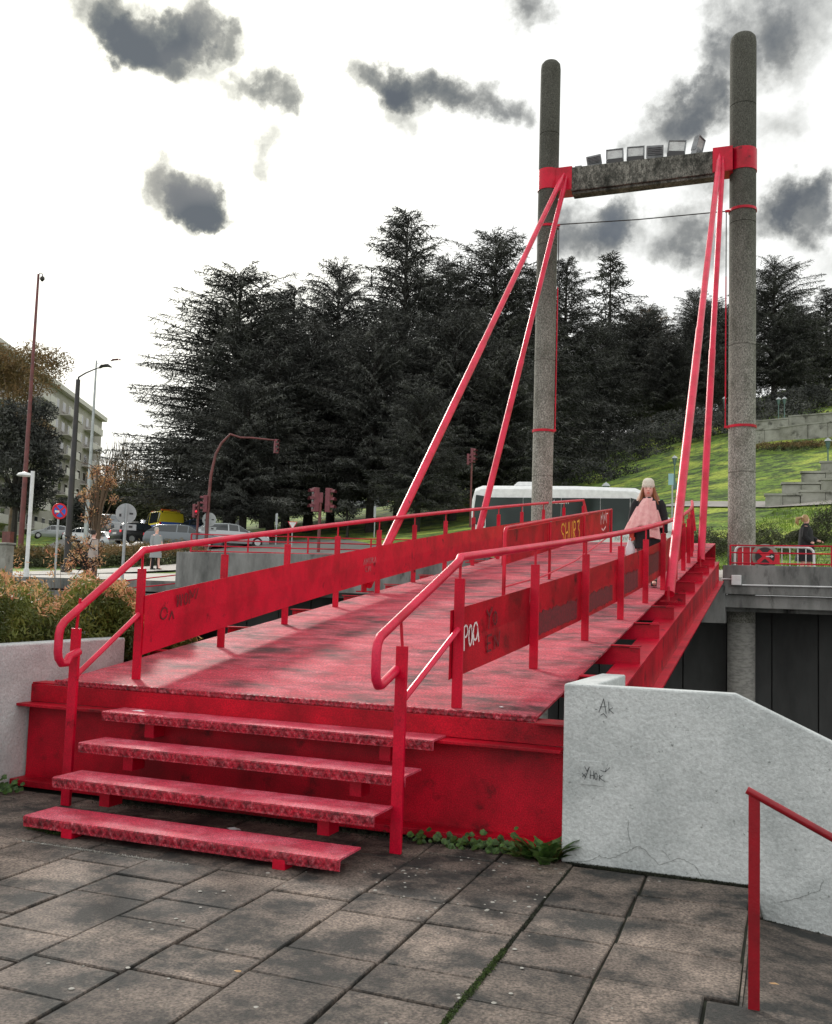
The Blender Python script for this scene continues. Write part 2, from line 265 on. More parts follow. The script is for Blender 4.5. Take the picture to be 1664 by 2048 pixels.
# ------------------------------------------------------------------ mesh builder
class MB:
    def __init__(s): s.v = []; s.f = []; s.m = []; s.sm = []
    def add(s, vs, fs, mi=0, sm=False):
        o = len(s.v); s.v += [tuple(x) for x in vs]
        for f in fs: s.f.append(tuple(i+o for i in f)); s.m.append(mi); s.sm.append(sm)
        return s
    def box(s, c, size, rz=0., mi=0, taper=1., R=None):
        hx, hy, hz = (q/2 for q in size); vs = []
        R = R or Matrix.Rotation(rz, 3, 'Z')
        for z, k in ((-hz, 1), (hz, taper)):
            for x, y in ((-hx, -hy), (hx, -hy), (hx, hy), (-hx, hy)): vs.append(Vector(c)+R @ Vector((x*k, y*k, z)))
        return s.add(vs, [(3, 2, 1, 0), (4, 5, 6, 7), (0, 1, 5, 4), (1, 2, 6, 5), (2, 3, 7, 6), (3, 0, 4, 7)], mi)
    def tube(s, pts, r, n=8, mi=0, cap=True, sm=True, flat=1.):
        pts = [Vector(p) for p in pts]; rs = r if isinstance(r, (list, tuple)) else [r]*len(pts)
        vs = []; up = None
        for i, p in enumerate(pts):
            a = pts[max(i-1, 0)]; b = pts[min(i+1, len(pts)-1)]; d = (b-a).normalized()
            if i not in (0, len(pts)-1): d = ((p-pts[i-1]).normalized()+(pts[i+1]-p).normalized()).normalized()
            if up is None: up = Vector((0, 0, 1)) if abs(d.z) < .9 else Vector((1, 0, 0))
            x = d.cross(up).normalized(); y = x.cross(d); up = y
            for k in range(n): a_ = 2*PI*k/n; vs.append(p+(x*math.cos(a_)+y*math.sin(a_)*flat)*rs[i])
        fs = [(i*n+k, i*n+(k+1) % n, (i+1)*n+(k+1) % n, (i+1)*n+k) for i in range(len(pts)-1) for k in range(n)]
        s.add(vs, fs, mi, sm)
        if cap: s.f += [tuple(len(s.v)-len(vs)+k for k in reversed(range(n))), tuple(len(s.v)-n+k for k in range(n))]; s.m += [mi, mi]; s.sm += [False, False]
        return s
    def prism(s, poly, axis, a, b, mi=0):
        "poly of 2D points extruded along axis from a to b"
        n = len(poly); vs = []
        for t_ in (a, b):
            for p in poly: vs.append({'x': (t_, p[0], p[1]), 'y': (p[0], t_, p[1]), 'z': (p[0], p[1], t_)}[axis])
        fs = [tuple(range(n)), tuple(reversed(range(n, 2*n)))]+[(i, i+n, (i+1) % n+n, (i+1) % n) for i in range(n)]
        return s.add(vs, fs, mi)
    def lathe(s, prof, c=(0, 0, 0), n=20, mi=0, sm=True):
        vs = []; c = Vector(c)
        for r, z in prof:
            for k in range(n): a = 2*PI*k/n; vs.append(c+Vector((r*math.cos(a), r*math.sin(a), z)))
        fs = [(i*n+k, i*n+(k+1) % n, (i+1)*n+(k+1) % n, (i+1)*n+k) for i in range(len(prof)-1) for k in range(n)]
        s.add(vs, fs, mi, sm)
        for j, rev in ((0, True), (len(prof)-1, False)):
            if prof[j][0] > 1e-4:
                o = len(s.v)-len(vs)+j*n; r_ = range(n); s.f.append(tuple(o+k for k in (reversed(r_) if rev else r_))); s.m.append(mi); s.sm.append(False)
        return s
    def loft(s, rings, mi=0, cap=True, sm=True):
        n = len(rings[0]); vs = [p for r in rings for p in r]
        fs = [(i*n+k, i*n+(k+1) % n, (i+1)*n+(k+1) % n, (i+1)*n+k) for i in range(len(rings)-1) for k in range(n)]
        s.add(vs, fs, mi, sm)
        if cap:
            o = len(s.v)-len(vs); s.f += [tuple(o+k for k in reversed(range(n))), tuple(len(s.v)-n+k for k in range(n))]; s.m += [mi, mi]; s.sm += [sm, sm]
        return s
    def quad(s, a, b, c, d, mi=0): return s.add([a, b, c, d], [(0, 1, 2, 3)], mi)
    def mesh(s, name, mats):
        me = bpy.data.meshes.new(name); me.from_pydata(s.v, [], s.f)
        for m_ in (mats if isinstance(mats, (list, tuple)) else [mats]): me.materials.append(m_)
        me.polygons.foreach_set('material_index', s.m); me.polygons.foreach_set('use_smooth', s.sm)
        bm = bmesh.new(); bm.from_mesh(me); bmesh.ops.recalc_face_normals(bm, faces=bm.faces); bm.to_mesh(me); bm.free()
        if any(s.sm): me.set_sharp_from_angle(angle=math.radians(38))
        return me
    def build(s, name, mats, parent=None, bevel=0., loc=None):
        return link(name, s.mesh(name, mats), parent, bevel, loc)
def link(name, me, parent=None, bevel=0., loc=None):
    o = bpy.data.objects.new(name, me); C.objects.link(o)
    if parent is not None:
        o.parent = parent
        if loc is None: o.matrix_parent_inverse = Matrix.Translation(parent.location).inverted() if parent.type == 'EMPTY' and parent.get('world_parts') else Matrix()
    if loc is not None: o.location = loc
    if bevel:
        b = o.modifiers.new('bevel', 'BEVEL'); b.width = bevel; b.segments = 2; b.limit_method = 'ANGLE'; b.angle_limit = math.radians(40)
    return o
def tag(o, label=None, cat=None, group=None, kind=None):
    for k, v in (('label', label), ('category', cat), ('group', group), ('kind', kind)):
        if v: o[k] = v
    return o
def thing(name, label, cat, loc=(0, 0, 0), rz=0., group=None, world=False):
    "an Empty at the thing's base; world=True: its parts are written in world coordinates"
    o = bpy.data.objects.new(name, None); C.objects.link(o); o.location = loc; o.rotation_euler = (0, 0, rz); o.empty_display_size = .1
    if world: o['world_parts'] = 1
    return tag(o, label, cat, group)
def copy_tree(o, parent=None):
    c = o.copy(); C.objects.link(c); c.parent = parent
    for ch in list(o.children): copy_tree(ch, c)
    return c
def fast_mesh(name, V, F, mats, mi=None):
    "numpy triangles / quads to a mesh"
    me = bpy.data.meshes.new(name); V = np.asarray(V, 'f4'); F = np.asarray(F, 'i4'); n, k = F.shape
    me.vertices.add(len(V)); me.vertices.foreach_set('co', V.ravel())
    me.loops.add(n*k); me.loops.foreach_set('vertex_index', F.ravel())
    me.polygons.add(n); me.polygons.foreach_set('loop_start', np.arange(0, n*k, k, dtype='i4')); me.polygons.foreach_set('loop_total', np.full(n, k, 'i4'))
    for m_ in (mats if isinstance(mats, (list, tuple)) else [mats]): me.materials.append(m_)
    if mi is not None: me.polygons.foreach_set('material_index', np.asarray(mi, 'i4'))
    me.update(calc_edges=True); me.validate(); return me
G = -.06                                   # level of the plaza
SL = .12448; XR_ = 4.084; LE = 18.45
dz = lambda y: .80+SL*y
def drop(x): return x
# ------------------------------------------------------------------ plaza and its slabs
def struct(name, mb, m, parent=None, bevel=0.):
    o = mb.build(name, m, parent, bevel)
    if parent is None: o['kind'] = 'structure'
    return o
pl = MB(); pl.prism([(-30, -.28), (-30, -60), (60, -60), (60, -2.21), (5.505, -2.21), (5.505, -.28), (4.33, -.28), (4.33, .10), (-.255, .10), (-.255, -.28)], 'z', G-.6, G-.022)
plaza = struct('plaza', pl, m_joint)
slab_cache = {}
def slab(x0, x1, y0, y1, z=G, var=0):
    gx, gy = random.uniform(.003, .006), random.uniform(.0025, .005)
    w, l = round(x1-x0, 3), round(y1-y0, 3); key = (w, l, var)
    if key not in slab_cache:
        m_ = MB(); hw, hl = w/2-.0045, l/2-.0035; b = .006
        rg = random.Random(var*31+int(l*100))
        lo = [(-hw+rg.choice([0, 0, .006, .012]), -hl+rg.choice([0, 0, .008])), (hw-rg.choice([0, 0, .01]), -hl), (hw-rg.choice([0, .007]), hl-rg.choice([0, 0, .01])), (-hw, hl-rg.choice([0, .006]))]; hi = [(x*(1-b/hw)+rg.uniform(-.002, .002), y*(1-b/hl)+rg.uniform(-.002, .002)) for x, y in lo]
        vs = [(x, y, -.03) for x, y in lo]+[(x, y, -b) for x, y in lo]+[(x, y, 0) for x, y in hi]
        m_.add(vs, [(8, 9, 10, 11)]+[(i, (i+1) % 4, (i+1) % 4+4, i+4) for i in range(4)]+[(i+4, (i+1) % 4+4, (i+1) % 4+8, i+8) for i in range(4)])
        slab_cache[key] = m_.mesh('paving_slab', m_slab)
    o = bpy.data.objects.new('paving_slab', slab_cache[key]); C.objects.link(o); o.parent = plaza
    o.location = ((x0+x1)/2, (y0+y1)/2, z+random.uniform(-.005, .003)); o.rotation_euler = (random.uniform(-.006, .006), random.uniform(-.006, .006), random.uniform(-.004, .004))
xs = [4.425-.4805*i for i in range(11, -1, -1)]+[4.885, 5.36, 5.83, 6.3]
cnt = 0
for i in range(len(xs)-1):
    x0, x1 = xs[i], xs[i+1]
    if x0 < 4.4:
        ph = {0: -.02, 1: .33, 2: .12}[i % 3]; y = -4.6+ph; k = i % 2
        while y < -.32:
            l = .335 if k % 2 else .60; y1 = y+l
            if y1 > -.32: y1 = -.29
            vis = (x1 > -1.4 and y1 > -4.4)
            if y1-y > .08: slab(x0, x1, y, y1, var=random.randrange(6)); cnt += 1
            y = y1; k += 1
    elif x0 < 5.3:
        ys = [-4.46, -3.99, -3.52, -3.05, -2.62, -2.15, -1.70, -1.25, -.86, -.40] if i % 2 else [-4.3, -3.8, -3.35, -2.9, -2.15, -1.66, -1.22, -.84, -.40]
        for a, b in zip(ys, ys[1:]): slab(x0, x1 if x1 < 5.3 or b <= -2.1 else 5.49, a, b, var=random.randrange(6)); cnt += 1
    else:
        for a, b in zip([-4.3, -3.7, -3.1, -2.6], [-3.7, -3.1, -2.6, -2.2]): slab(x0, x1, a, b, var=random.randrange(6)); cnt += 1
print('slabs', cnt)
# sunken ramp beside the handrail
m_ = MB(); NR = 12
m_.add([(5.507, -2.205, G-.012), (9, -2.205, G-.012), (9, -.25, G-.55), (5.507, -.25, G-.185), (5.507, -2.205, G-.6), (9, -2.205, G-1), (9, -.25, G-1), (5.507, -.25, G-.7)],
       [(0, 1, 2, 3), (0, 4, 5, 1), (1, 5, 6, 2), (2, 6, 7, 3), (3, 7, 4, 0)])
struct('ramp', m_, m_slab)
m_ = MB()
for a, b in ((-2.19, -1.75), (-1.74, -1.2), (-1.19, -.42)): m_.box((5.4985, (a+b)/2, G-.10), (.012, b-a, .17))
m_.build('edging', m_slab, plaza)

# ------------------------------------------------------------------ underpass
m_ = MB(); m_.box((0, 8.5, -4.75), (160, 17, .5)); struct('underpass_road', m_, m_asph)
m_ = MB()
m_.box((40+6.2, .25, -2.6), (80, .5, 5.1-.35)); m_.box((2, .38, -2.45), (8.2, .36, 4.7)); m_.box((-31, .38, -2.1), (58, .36, 5.4))
struct('near_retaining_wall', m_, m_conc)
# far abutment: coping, cable pipe and panels
ab = thing('retaining_wall', 'long dark concrete retaining wall under the far end of the red bridge, with overhanging coping', 'retaining wall', (4, 16.9, -4.5), world=True)
m_ = MB(); m_.box((26-.05+4.5, 15.35, 2.13), (52, .5, .62)); m_.box((30.45, 15.42, 1.675), (52, .44, .275)); m_.build('coping', m_cop, ab, .012)
m_ = MB(); m_.box((-5.05, 15.35, 2.05), (8.6, .5, .95)); m_.build('coping', m_cop, ab, .012)
m_ = MB(); m_.box((1.9, 15.4, 1.6), (5.2, .6, .8)); m_.build('bridge_seat', m_cop, ab)
m_ = MB(); m_.box((1.9+.1, 16.9, 1.6), (100, 2.55, .3)); m_.build('slab_soffit', m_cop, ab)
pm = MB(); pm.box((0, 0, 0), (.955, .25, 6.2)); pmm = pm.mesh('wall_panel', m_retain)
for i in range(-13, 18):
    o = link('wall_panel', pmm, ab); o.matrix_parent_inverse = Matrix(); o.location = Vector((3.94+.983*i, 17.3+random.uniform(-.012, .012), -1.55))-ab.location
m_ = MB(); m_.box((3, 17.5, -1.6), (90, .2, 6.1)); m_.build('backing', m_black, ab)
jb = thing('junction_box', 'small pale square junction box fixed to the concrete coping right of the bridge end', 'junction box', (4.72, 15.08, 2.1), world=True)
m_ = MB(); m_.box((4.73, 15.04, 2.12), (.20, .11, .215)); m_.build('casing', m_wht, jb, .012)
m_ = MB(); m_.tube([(4.84, 15.075, 2.02), (9, 15.075, 2.03), (16, 15.075, 2.035)], .016, 8); m_.tube([(4.42, 15.075, 2.14), (4.63, 15.075, 2.14)], .012, 8); m_.build('conduit', m_wht, jb)

# ------------------------------------------------------------------ the footbridge
br = thing('footbridge', 'long red steel footbridge with sloping deck, side railings and four steps at its near end', 'footbridge', (2, 0, G), world=True)
ysd = [0, .9, 3.9, 6.9, 9.9, 12.9, 15.9, LE]
for a, b in zip(ysd, ysd[1:]):
    m_ = MB(); nx = 9
    a2, b2 = a+.003, b-.003
    for (xa, xb, ya, yb) in ([(0, XR_, a2, b2)] if b2 < 16 else [(.47, XR_, a2, 16.66), (0, XR_, 16.66, b2)] if a > 15 else [(0, XR_, a2, b2)]):
        vs = []; 
        for z_ in (-.018, 0):
            for x_, y_ in ((xa, ya), (xb, ya), (xb, yb), (xa, yb)): vs.append((x_, y_, dz(y_)+z_))
        m_.add(vs, [(3, 2, 1, 0), (4, 5, 6, 7), (0, 1, 5, 4), (1, 2, 6, 5), (2, 3, 7, 6), (3, 0, 4, 7)])
    m_.build('deck_plate', m_deck, br)
# folded lip with chequer relief at the head of the steps
m_ = MB(); m_.box((2.02, -.012, .782), (4.13, .03, .045)); m_.build('deck_lip', m_nose, br, .010)
def ibeam_x(y, x0, x1, z1, h, fw=.14, t=.012, sl=0., mb=None):
    "I-section running along x: top flange, web, bottom flange (butted)"
    b = mb or MB(); L = x1-x0; cx = (x0+x1)/2
    b.box((cx, y, z1-t/2), (L, fw, t)); b.box((cx, y, z1-h/2), (L, t, h-2*t)); b.box((cx, y, z1-h+t/2), (L, fw, t)); return b
# end beams: upper channel and deep lower beam with a projecting flange
m_ = MB(); m_.box((2.03, -.028, .686), (4.60, .012, .142)); m_.box((2.03, .055, .765), (4.60, .155, .014)); m_.box((4.21, -.075, .765), (.24, .10, .014)); m_.build('end_channel', m_red2, br, .002)
m_ = MB(); m_.box((1.92, -.075, .600), (4.74, .24, .022)); m_.build('beam_flange', m_red2, br, .003)
m_ = MB(); m_.box((2.04, -.055, .265), (4.58, .016, .645)); m_.build('beam_web', m_red2, br)
m_ = MB(); m_.box((2.04, -.13, -.018), (4.58, .22, .05)); m_.build('bottom_flange', m_red2, br, .004)
# girders
for sx in (1, -1):
    X_ = (lambda x: x) if sx == 1 else (lambda x: XR_-x)
    for nm, (xa, xb, zt_, zb_) in dict(girder_flange=(4.13, 4.385, -.17, -.19), girder_web=(4.355, 4.375, -.192, -.572), girder_bottom_flange=(4.15, 4.475, -.574, -.60)).items():
        m_ = MB(); xa_, xb_ = sorted((X_(xa), X_(xb))); y0, y1 = .10, 15.06
        vs = [(x_, y_, dz(y_)+z_) for z_ in (zb_, zt_) for x_, y_ in ((xa_, y0), (xb_, y0), (xb_, y1), (xa_, y1))]
        m_.add(vs, [(3, 2, 1, 0), (4, 5, 6, 7), (0, 1, 5, 4), (1, 2, 6, 5), (2, 3, 7, 6), (3, 0, 4, 7)]); m_.build(nm, m_red2 if 'web' in nm else m_red, br)
for n in range(-1, 8):
    y = 3.049+1.5494*n; x0, x1 = -.275, 4.362
    m_ = MB(); zt_ = dz(y)-.020
    for (a, b) in ((x0, -.002), (XR_+.002, x1)): m_.box(((a+b)/2, y, dz(y)-.006), (b-a, .13, .013))
    m_.box(((x0+x1)/2, y+.0, dz(y)-.11), (x1-x0, .012, .175)); m_.build('cross_beam', m_red, br, .0015)
# steps
RS, GO, N0, Z4 = .192, .3359, .3243, .6269
for k in (1, 2, 3, 4):
    y0 = -(4-k)*GO-N0; z = Z4-(4-k)*RS; a = .6929+(4-k)*.0679; b = 3.438-(4-k)*.0679
    bk = y0+.315 if k < 4 else y0+.285
    prof = [(y0+.008, z-.072), (y0+.018, z-.072), (y0+.022, z-.018), (y0+.035, z-.013), (bk, z-.013), (bk, z), (y0+.022, z), (y0+.006, z-.004), (y0, z-.014)]
    m_ = MB(); m_.prism(prof, 'x', a, b); m_.m[-1] = m_.m[-2] = 1; tr = m_.build('tread', [m_tread, m_nose], br)
    for lx in ((a+.36-.0679*0+(k-1)*.0, b-.40)):
        zb_ = (z-RS) if k > 1 else G; yy = y0+.16 if k > 1 else y0+.015
        m_ = MB(); m_.box((lx, yy+.04, (zb_+z-.014)/2), (.085, .15 if k > 1 else .10, z-.014-zb_)); m_.build('tread_support', m_red, br, .002)
# railings
I0, YM, YP0, DP, HR = .5701, 9.30, .2207, 1.5656, 1.082
ins = lambda y: I0*(1-y/YM)**2
XLf = lambda y: .05+ins(y); XRf = lambda y: XR_-.05-ins(y)
def railing(side):
    X = XRf if side == 1 else XLf; y0 = .069 if side == 1 else .2207
    sg = side
    ys = [y0+DP*i for i in range(12 if side == 1 else 13)]
    ym_ = [y0+(ys[-1]-y0)*i/40 for i in range(41)]
    m_ = MB()
    xs_ = 3.325 if side == 1 else .60; ysb = -1.01 if side == 1 else -.79; zb1 = 1.312 if side == 1 else 1.30; zb2 = 1.07 if side == 1 else 1.05
    # curled end, slope, then along the deck
    xb = xs_-side*.035
    yp = -.66 if side == 1 else -.56
    curl = [(xb, yp, zb2+.045), (xb, yp-.1, zb2+.012), (xb, ysb+.10, zb2-.035), (xb, ysb+.045, zb2-.035), (xb, ysb+.01, zb2+.005), (xb, ysb, zb2+.05), (xb, ysb, zb1-.07), (xb, ysb+.012, zb1-.02), (xb, ysb+.05, zb1+.025)]
    pts = curl+[(X(y0), y0-.04, dz(y0)+HR-.035), (X(y0), y0, dz(y0)+HR)]+[(X(y), y, dz(y)+HR-(.0 if side == -1 else .10*math.sin(PI*(y-y0)/(ys[-1]-y0)))) for y in ym_[1:]]
    zr = lambda y: dz(y)+HR-(.0 if side == -1 else .10*math.sin(PI*(y-y0)/(ys[-1]-y0)))
    yl = ys[-1]
    pts += [(X(yl)+side*.0, yl+.95, dz(yl)+HR-.62)]
    m_.tube(pts, .031, 10)
    rail = m_.build('railing', m_tube, br)
    lab = 'right-hand' if side == 1 else 'left-hand'
    rail['label'] = f'{lab} red side railing with tubular handrail curling back at the steps'
    for i, y in enumerate(ys):
        x = X(y); m_ = MB(); zt_ = zr(y)-.155
        m_.box((x, y, (dz(y)+zt_)/2), (.075, .026, zt_-dz(y))); m_.build('post', m_red, rail, .003)
        m_ = MB(); m_.tube([(x, y, zt_), (x, y, zr(y)-.02)], .011, 8); m_.build('spindle', m_red, rail)
    # stair post
    m_ = MB(); m_.box((xs_, yp, (G+1.27)/2), (.078, .03, 1.27-G)); m_.build('post', m_red, rail, .003)
    m_ = MB(); m_.tube([(xs_, yp, 1.27), (xs_-side*.02, yp, 1.50)], .011, 8); m_.build('spindle', m_red, rail)
    m_ = MB(); m_.tube([(xs_, yp+.01, .90), (X(y0), y0-.01, 1.37)], .021, 8); m_.build('lower_rail', m_tube, rail)
    # bent plate panels on the deck side of the posts
    for i in range(len(ys)-1):
        ya, yb = ys[i], ys[i+1]-.0
        if side == 1: ya, yb = ya+(-.05 if i == 0 else .006), yb-.006
        rows = [(.205, 0.), (.33, .006), (.455, .013), (.58, .006), (.70, 0.)]
        fr, bk_ = [], []
        nseg = 6
        for j in range(nseg+1):
            t_ = j/nseg; y = ya+(yb-ya)*t_; pinch = (.5-abs(t_-.5))*2
            k = min(1, pinch*2.2) if side == 1 else .8
            c_ = [(X(y)-side*(.040+rows[r][1]*k*(1 if side == 1 else 1)+random.uniform(0, .002)), y, dz(y)+rows[r][0]) for r in range(5)]
            fr.append(c_+[(c_[r][0]-side*.004, c_[r][1], c_[r][2]) for r in range(4, -1, -1)])
        m_ = MB(); m_.loft(fr, sm=False); m_.build('panel', m_red2 if side == 1 else m_red, rail)
    return rail, ys
railR, ysR = railing(1); railL, ysL = railing(-1)
# barrier rail dividing the deck lengthwise
mid = MB(); xm = lambda y: 2.08
ym4 = [6.25, 9.0, 11.9, 15.0]
cx = lambda y, z: None
pts = [(2.08, ym4[0], dz(ym4[0])), (2.08, ym4[0], dz(ym4[0])+.90), (2.08, ym4[0]+.03, dz(ym4[0])+.96), (2.08, ym4[0]+.10, dz(ym4[0])+.99)]+[(2.08, y, dz(y)+.99-.03*(y-6)/9) for y in ym4[1:]]+[(2.08, 15.0, dz(15.))]
mid.tube(pts, .026, 10); mr_ = mid.build('divider_railing', m_red, br)
mr_['label'] = 'low red railing standing in the middle of the deck with graffitied panel'
for y in ym4[1:3]:
    m_ = MB(); m_.tube([(2.08, y, dz(y)), (2.08, y, dz(y)+.94)], .024, 8); m_.build('post', m_red, mr_)
for ya, yb in zip(ym4, ym4[1:]):
    m_ = MB(); vs = [(x_, y_, dz(y_)+z_) for z_ in (.46, .93) for x_, y_ in ((2.035, ya+.02), (2.045, ya+.02), (2.045, yb-.02), (2.035, yb-.02))]
    m_.add(vs, [(3, 2, 1, 0), (4, 5, 6, 7), (0, 1, 5, 4), (1, 2, 6, 5), (2, 3, 7, 6), (3, 0, 4, 7)]); m_.build('panel', m_red2, mr_)
m_ = MB(); m_.tube([(2.09, ym4[0], dz(ym4[0])+.17), (2.10, 8.5, dz(8.5)+.10), (2.10, 11, dz(11)+.14), (2.09, ym4[3], dz(ym4[3])+.40)], .014, 8); m_.build('lower_rail', m_tube, mr_)

# graffiti: strokes laid 2 mm proud of the panels
def strokes(name, m, lines, origin, ax, ay, nrm, w, parent, sc=1.):
    "flat pen strokes; lines are polylines in (a, b) measured along ax, ay"
    mb = MB(); ax, ay, nrm = Vector(ax).normalized(), Vector(ay).normalized(), Vector(nrm).normalized(); o = Vector(origin)
    for ln in lines:
        P = [o+ax*a*sc+ay*b*sc+nrm*.002 for a, b in ln]
        for p, q in zip(P, P[1:]):
            d = (q-p).normalized(); s_ = d.cross(nrm)*w/2; e = d*w*.35
            mb.add([p-e-s_, q+e-s_, q+e+s_, p-e+s_, p-e-s_+nrm*.0012, q+e-s_+nrm*.0012, q+e+s_+nrm*.0012, p-e+s_+nrm*.0012],
                   [(4, 5, 6, 7), (0, 1, 5, 4), (1, 2, 6, 5), (2, 3, 7, 6), (3, 0, 4, 7)])
    return mb.build(name, m, parent)
def arc(cx_, cy_, rx, ry, a0, a1, n=9): return [(cx_+rx*math.cos(math.radians(a0+(a1-a0)*i/n)), cy_+ry*math.sin(math.radians(a0+(a1-a0)*i/n))) for i in range(n+1)]
axR = (0, 1, SL)
pR = lambda y, h: (XRf(y)-.036, y, dz(y)+h)
tgR = Vector((XRf(1.2)-XRf(.2), 1., SL)).normalized()
nR = Vector((1, -(XRf(1.2)-XRf(.2)), 0))
strokes('tag_graffiti', m_gwh, [[(0, .20), (.02, .03), (.10, .22)], [(.13, 0), (.12, .20)]+arc(.15, .16, .05, .05, 90, -90), arc(.26, .11, .035, .09, 60, 420)+[(.33, .02)], arc(.37, .13, .05, .08, 30, 390)+[(.45, .03)]], pR(.14, .38), tgR, (0, 0, 1), nR, .014, railR, .85)
strokes('ghost_graffiti', m_gdk, [[(0, .14), (.05, .09), (.10, .15)], [(.05, .09), (.04, .0)], arc(.17, .06, .035, .05, 0, 360), [(.10, -.18), (.02, -.18), (.02, -.06), (.10, -.06)], [(.02, -.12), (.08, -.12)], [(.17, -.18), (.17, -.08), (.25, -.17), (.27, -.06)]], pR(.66, .48), tgR, (0, 0, 1), nR, .017, railR)
# ragged dark red patches on the outer face of the right panels
for i, (fa, fb, ha, hb) in {1: (.08, .9, .24, .46), 2: (.05, .85, .24, .45), 3: (.05, .8, .23, .5), 4: (.1, .9, .3, .6)}.items():
    m_ = MB(); ya = ysR[i]+fa*DP; yb = ysR[i]+fb*DP; n_ = 26
    bot = []; top = []
    def px(y, hh):      # outer face of the bent panel
        t_ = (y-ysR[i])/DP; k = min(1, (.5-abs(t_-.5))*4.4); return XRf(y)-.040-.013*k*(1-min(1, abs(hh-.455)/.25))+.0025
    for j in range(n_+1):
        y = ya+(yb-ya)*j/n_; h0 = ha+random.uniform(0, .02); h1 = hb+random.uniform(-.03, .01)-.02*(j/n_); bot.append((px(y, h0), y, dz(y)+h0)); top.append((px(y, h1)+.003, y, dz(y)+h1))
    vs = bot+top; m_.add(vs, [(j, j+1, j+n_+2, j+n_+1) for j in range(n_)])
    vs2 = [(x-.002, y, z) for x, y, z in vs]; m_.add(vs2, [(j+n_+1, j+n_+2, j+1, j) for j in range(n_)])
    m_.build('panel_patch', m_patch, railR)
pL = lambda y, h: (XLf(y)+.060, y, dz(y)+h)
strokes('scribble_graffiti', m_gdk, [[(0, .1), (.02, 0), (.05, .1), (.08, .0), (.10, .1)], arc(.17, .05, .03, .05, 0, 360), [(.24, .0), (.24, .12), (.30, .05), (.34, .12)], [(.40, .12), (.36, .03)], arc(-.22, -.03, .06, .05, 0, 340), [(-.12, -.1), (-.08, -.03), (-.04, -.1)]], pL(.75, .54), (XLf(1.3)-XLf(.6), .7, SL*.7), (0, 0, 1), (1, 0, 0), .013, railL)
for i_, (tx, rr) in enumerate((([[(0, 0), (.03, .08), (.06, 0)], [(.09, 0), (.09, .08), (.13, .02), (.15, .08)], [(.18, .0), (.18, .08)], arc(.24, .04, .025, .04, 0, 360), [(.29, 0), (.29, .08), (.34, .06), (.29, .04), (.35, 0)], [(.38, 0), (.41, .08), (.44, 0)]], 0), ([arc(.1, -.07, .03, .035, 40, 300), [(.17, -.11), (.17, -.04), (.22, -.05)], [(.17, -.075), (.21, -.075)], [(.25, -.11), (.25, -.04)]], 0))):
    strokes('scribble_graffiti', m_scr, tx, pL(5.75, .48), (0, 1, SL), (0, 0, 1), (1, 0, 0), .010, railL)
# yellow tag on the divider
def glyphs(txt, h, w, gap):
    G_ = {'S': [[(1, .85), (.7, 1), (.2, .95), (0, .75), (.3, .55), (.8, .45), (1, .2), (.6, 0), (.1, .05)]], 'H': [[(0, 0), (.05, 1)], [(.9, 0), (.95, 1)], [(0, .5), (.95, .55)]], 'U': [[(0, 1), (.05, .2), (.4, 0), (.8, .2), (.9, 1)]],
          'R': [[(0, 0), (.05, 1), (.7, .95), (.8, .65), (.1, .5), (.9, 0)]], '3': [[(0, .95), (.8, 1), (.4, .6), (.9, .4), (.7, .05), (0, .05)]]}
    out = []
    for i, c_ in enumerate(txt):
        for ln in G_[c_]: out.append([(i*(w+gap)+a*w, b*h) for a, b in ln])
    return out
strokes('tag_graffiti', m_yel2, glyphs('SHUR3', .36, .26, .09), (2.045, 10.0, dz(10.0)+.50), (0, 1, SL), (0, 0, 1), (1, 0, 0), .035, mr_)
strokes('tag_graffiti', m_gwh, [[(0, 0), (0, .2), (.12, .1), (.2, .25)], [(.3, 0), (.35, .2), (.5, .05), (.55, .25)], [(.7, .0), (.65, .2), (.85, .2)], [(.1, -.1), (.3, -.15), (.6, -.08)]], (2.045, 13.9, dz(13.9)+.68), (0, 1, SL), (0, 0, 1), (1, 0, 0), .03, mr_)

# ------------------------------------------------------------------ tower, stays
tw = thing('bridge_tower', 'concrete portal tower of two tall round pillars and a crossbeam carrying red stay tubes', 'bridge tower', (2.4, 16.4, -4.5), world=True)
def pillar(x, y, r, joints):
    zs = [-4.5]+joints+[15.08]
    for a, b in zip(zs, zs[1:]):
        m_ = MB(); top = b > 15
        prof = [(r-.014, a), (r-.014, a+.008), (r, a+.009), (r, b-.009), (r-.014, b-.008), (r-.014, b)]
        if top: prof = [(r-.014, a), (r-.014, a+.008), (r, a+.009), (r, b-.22), (r-.015, b-.09), (r-.07, b-.02), (r-.14, b)]
        m_.lathe(prof, (x, y, 0), 40); m_.build('pillar_drum', m_pilllow if b < 2 else m_pillar, tw)
    m_ = MB(); m_.lathe([(r-.015, -4.4), (r-.015, 14.8)], (x, y, 0), 16); m_.build('joint_mortar', m_joint, tw)
PLx, PLy, PRx, PRy = .185, 16.31, 4.775, 16.54
pillar(PLx, PLy, .25, [1.25, 4.55, 7.4, 10.3, 13.15]); pillar(PRx, PRy, .30, [-1.9, 1.2, 4.6, 7.55, 10.45, 13.3])
m_ = MB()
bx0, bx1 = .78, 4.30
m_.prism([(bx0, 11.60), (bx1, 11.62), (bx1, 12.16), (bx0, 12.20)], 'y', 16.18, 16.62); m_.build('crossbeam', m_pilltop, tw, .015)
m_ = MB(); m_.prism([(bx0+.02, 11.54), (bx1-.02, 11.56), (bx1-.02, 11.618), (bx0+.02, 11.598)], 'y', 16.25, 16.55); m_.build('crossbeam_rib', m_pilltop, tw)
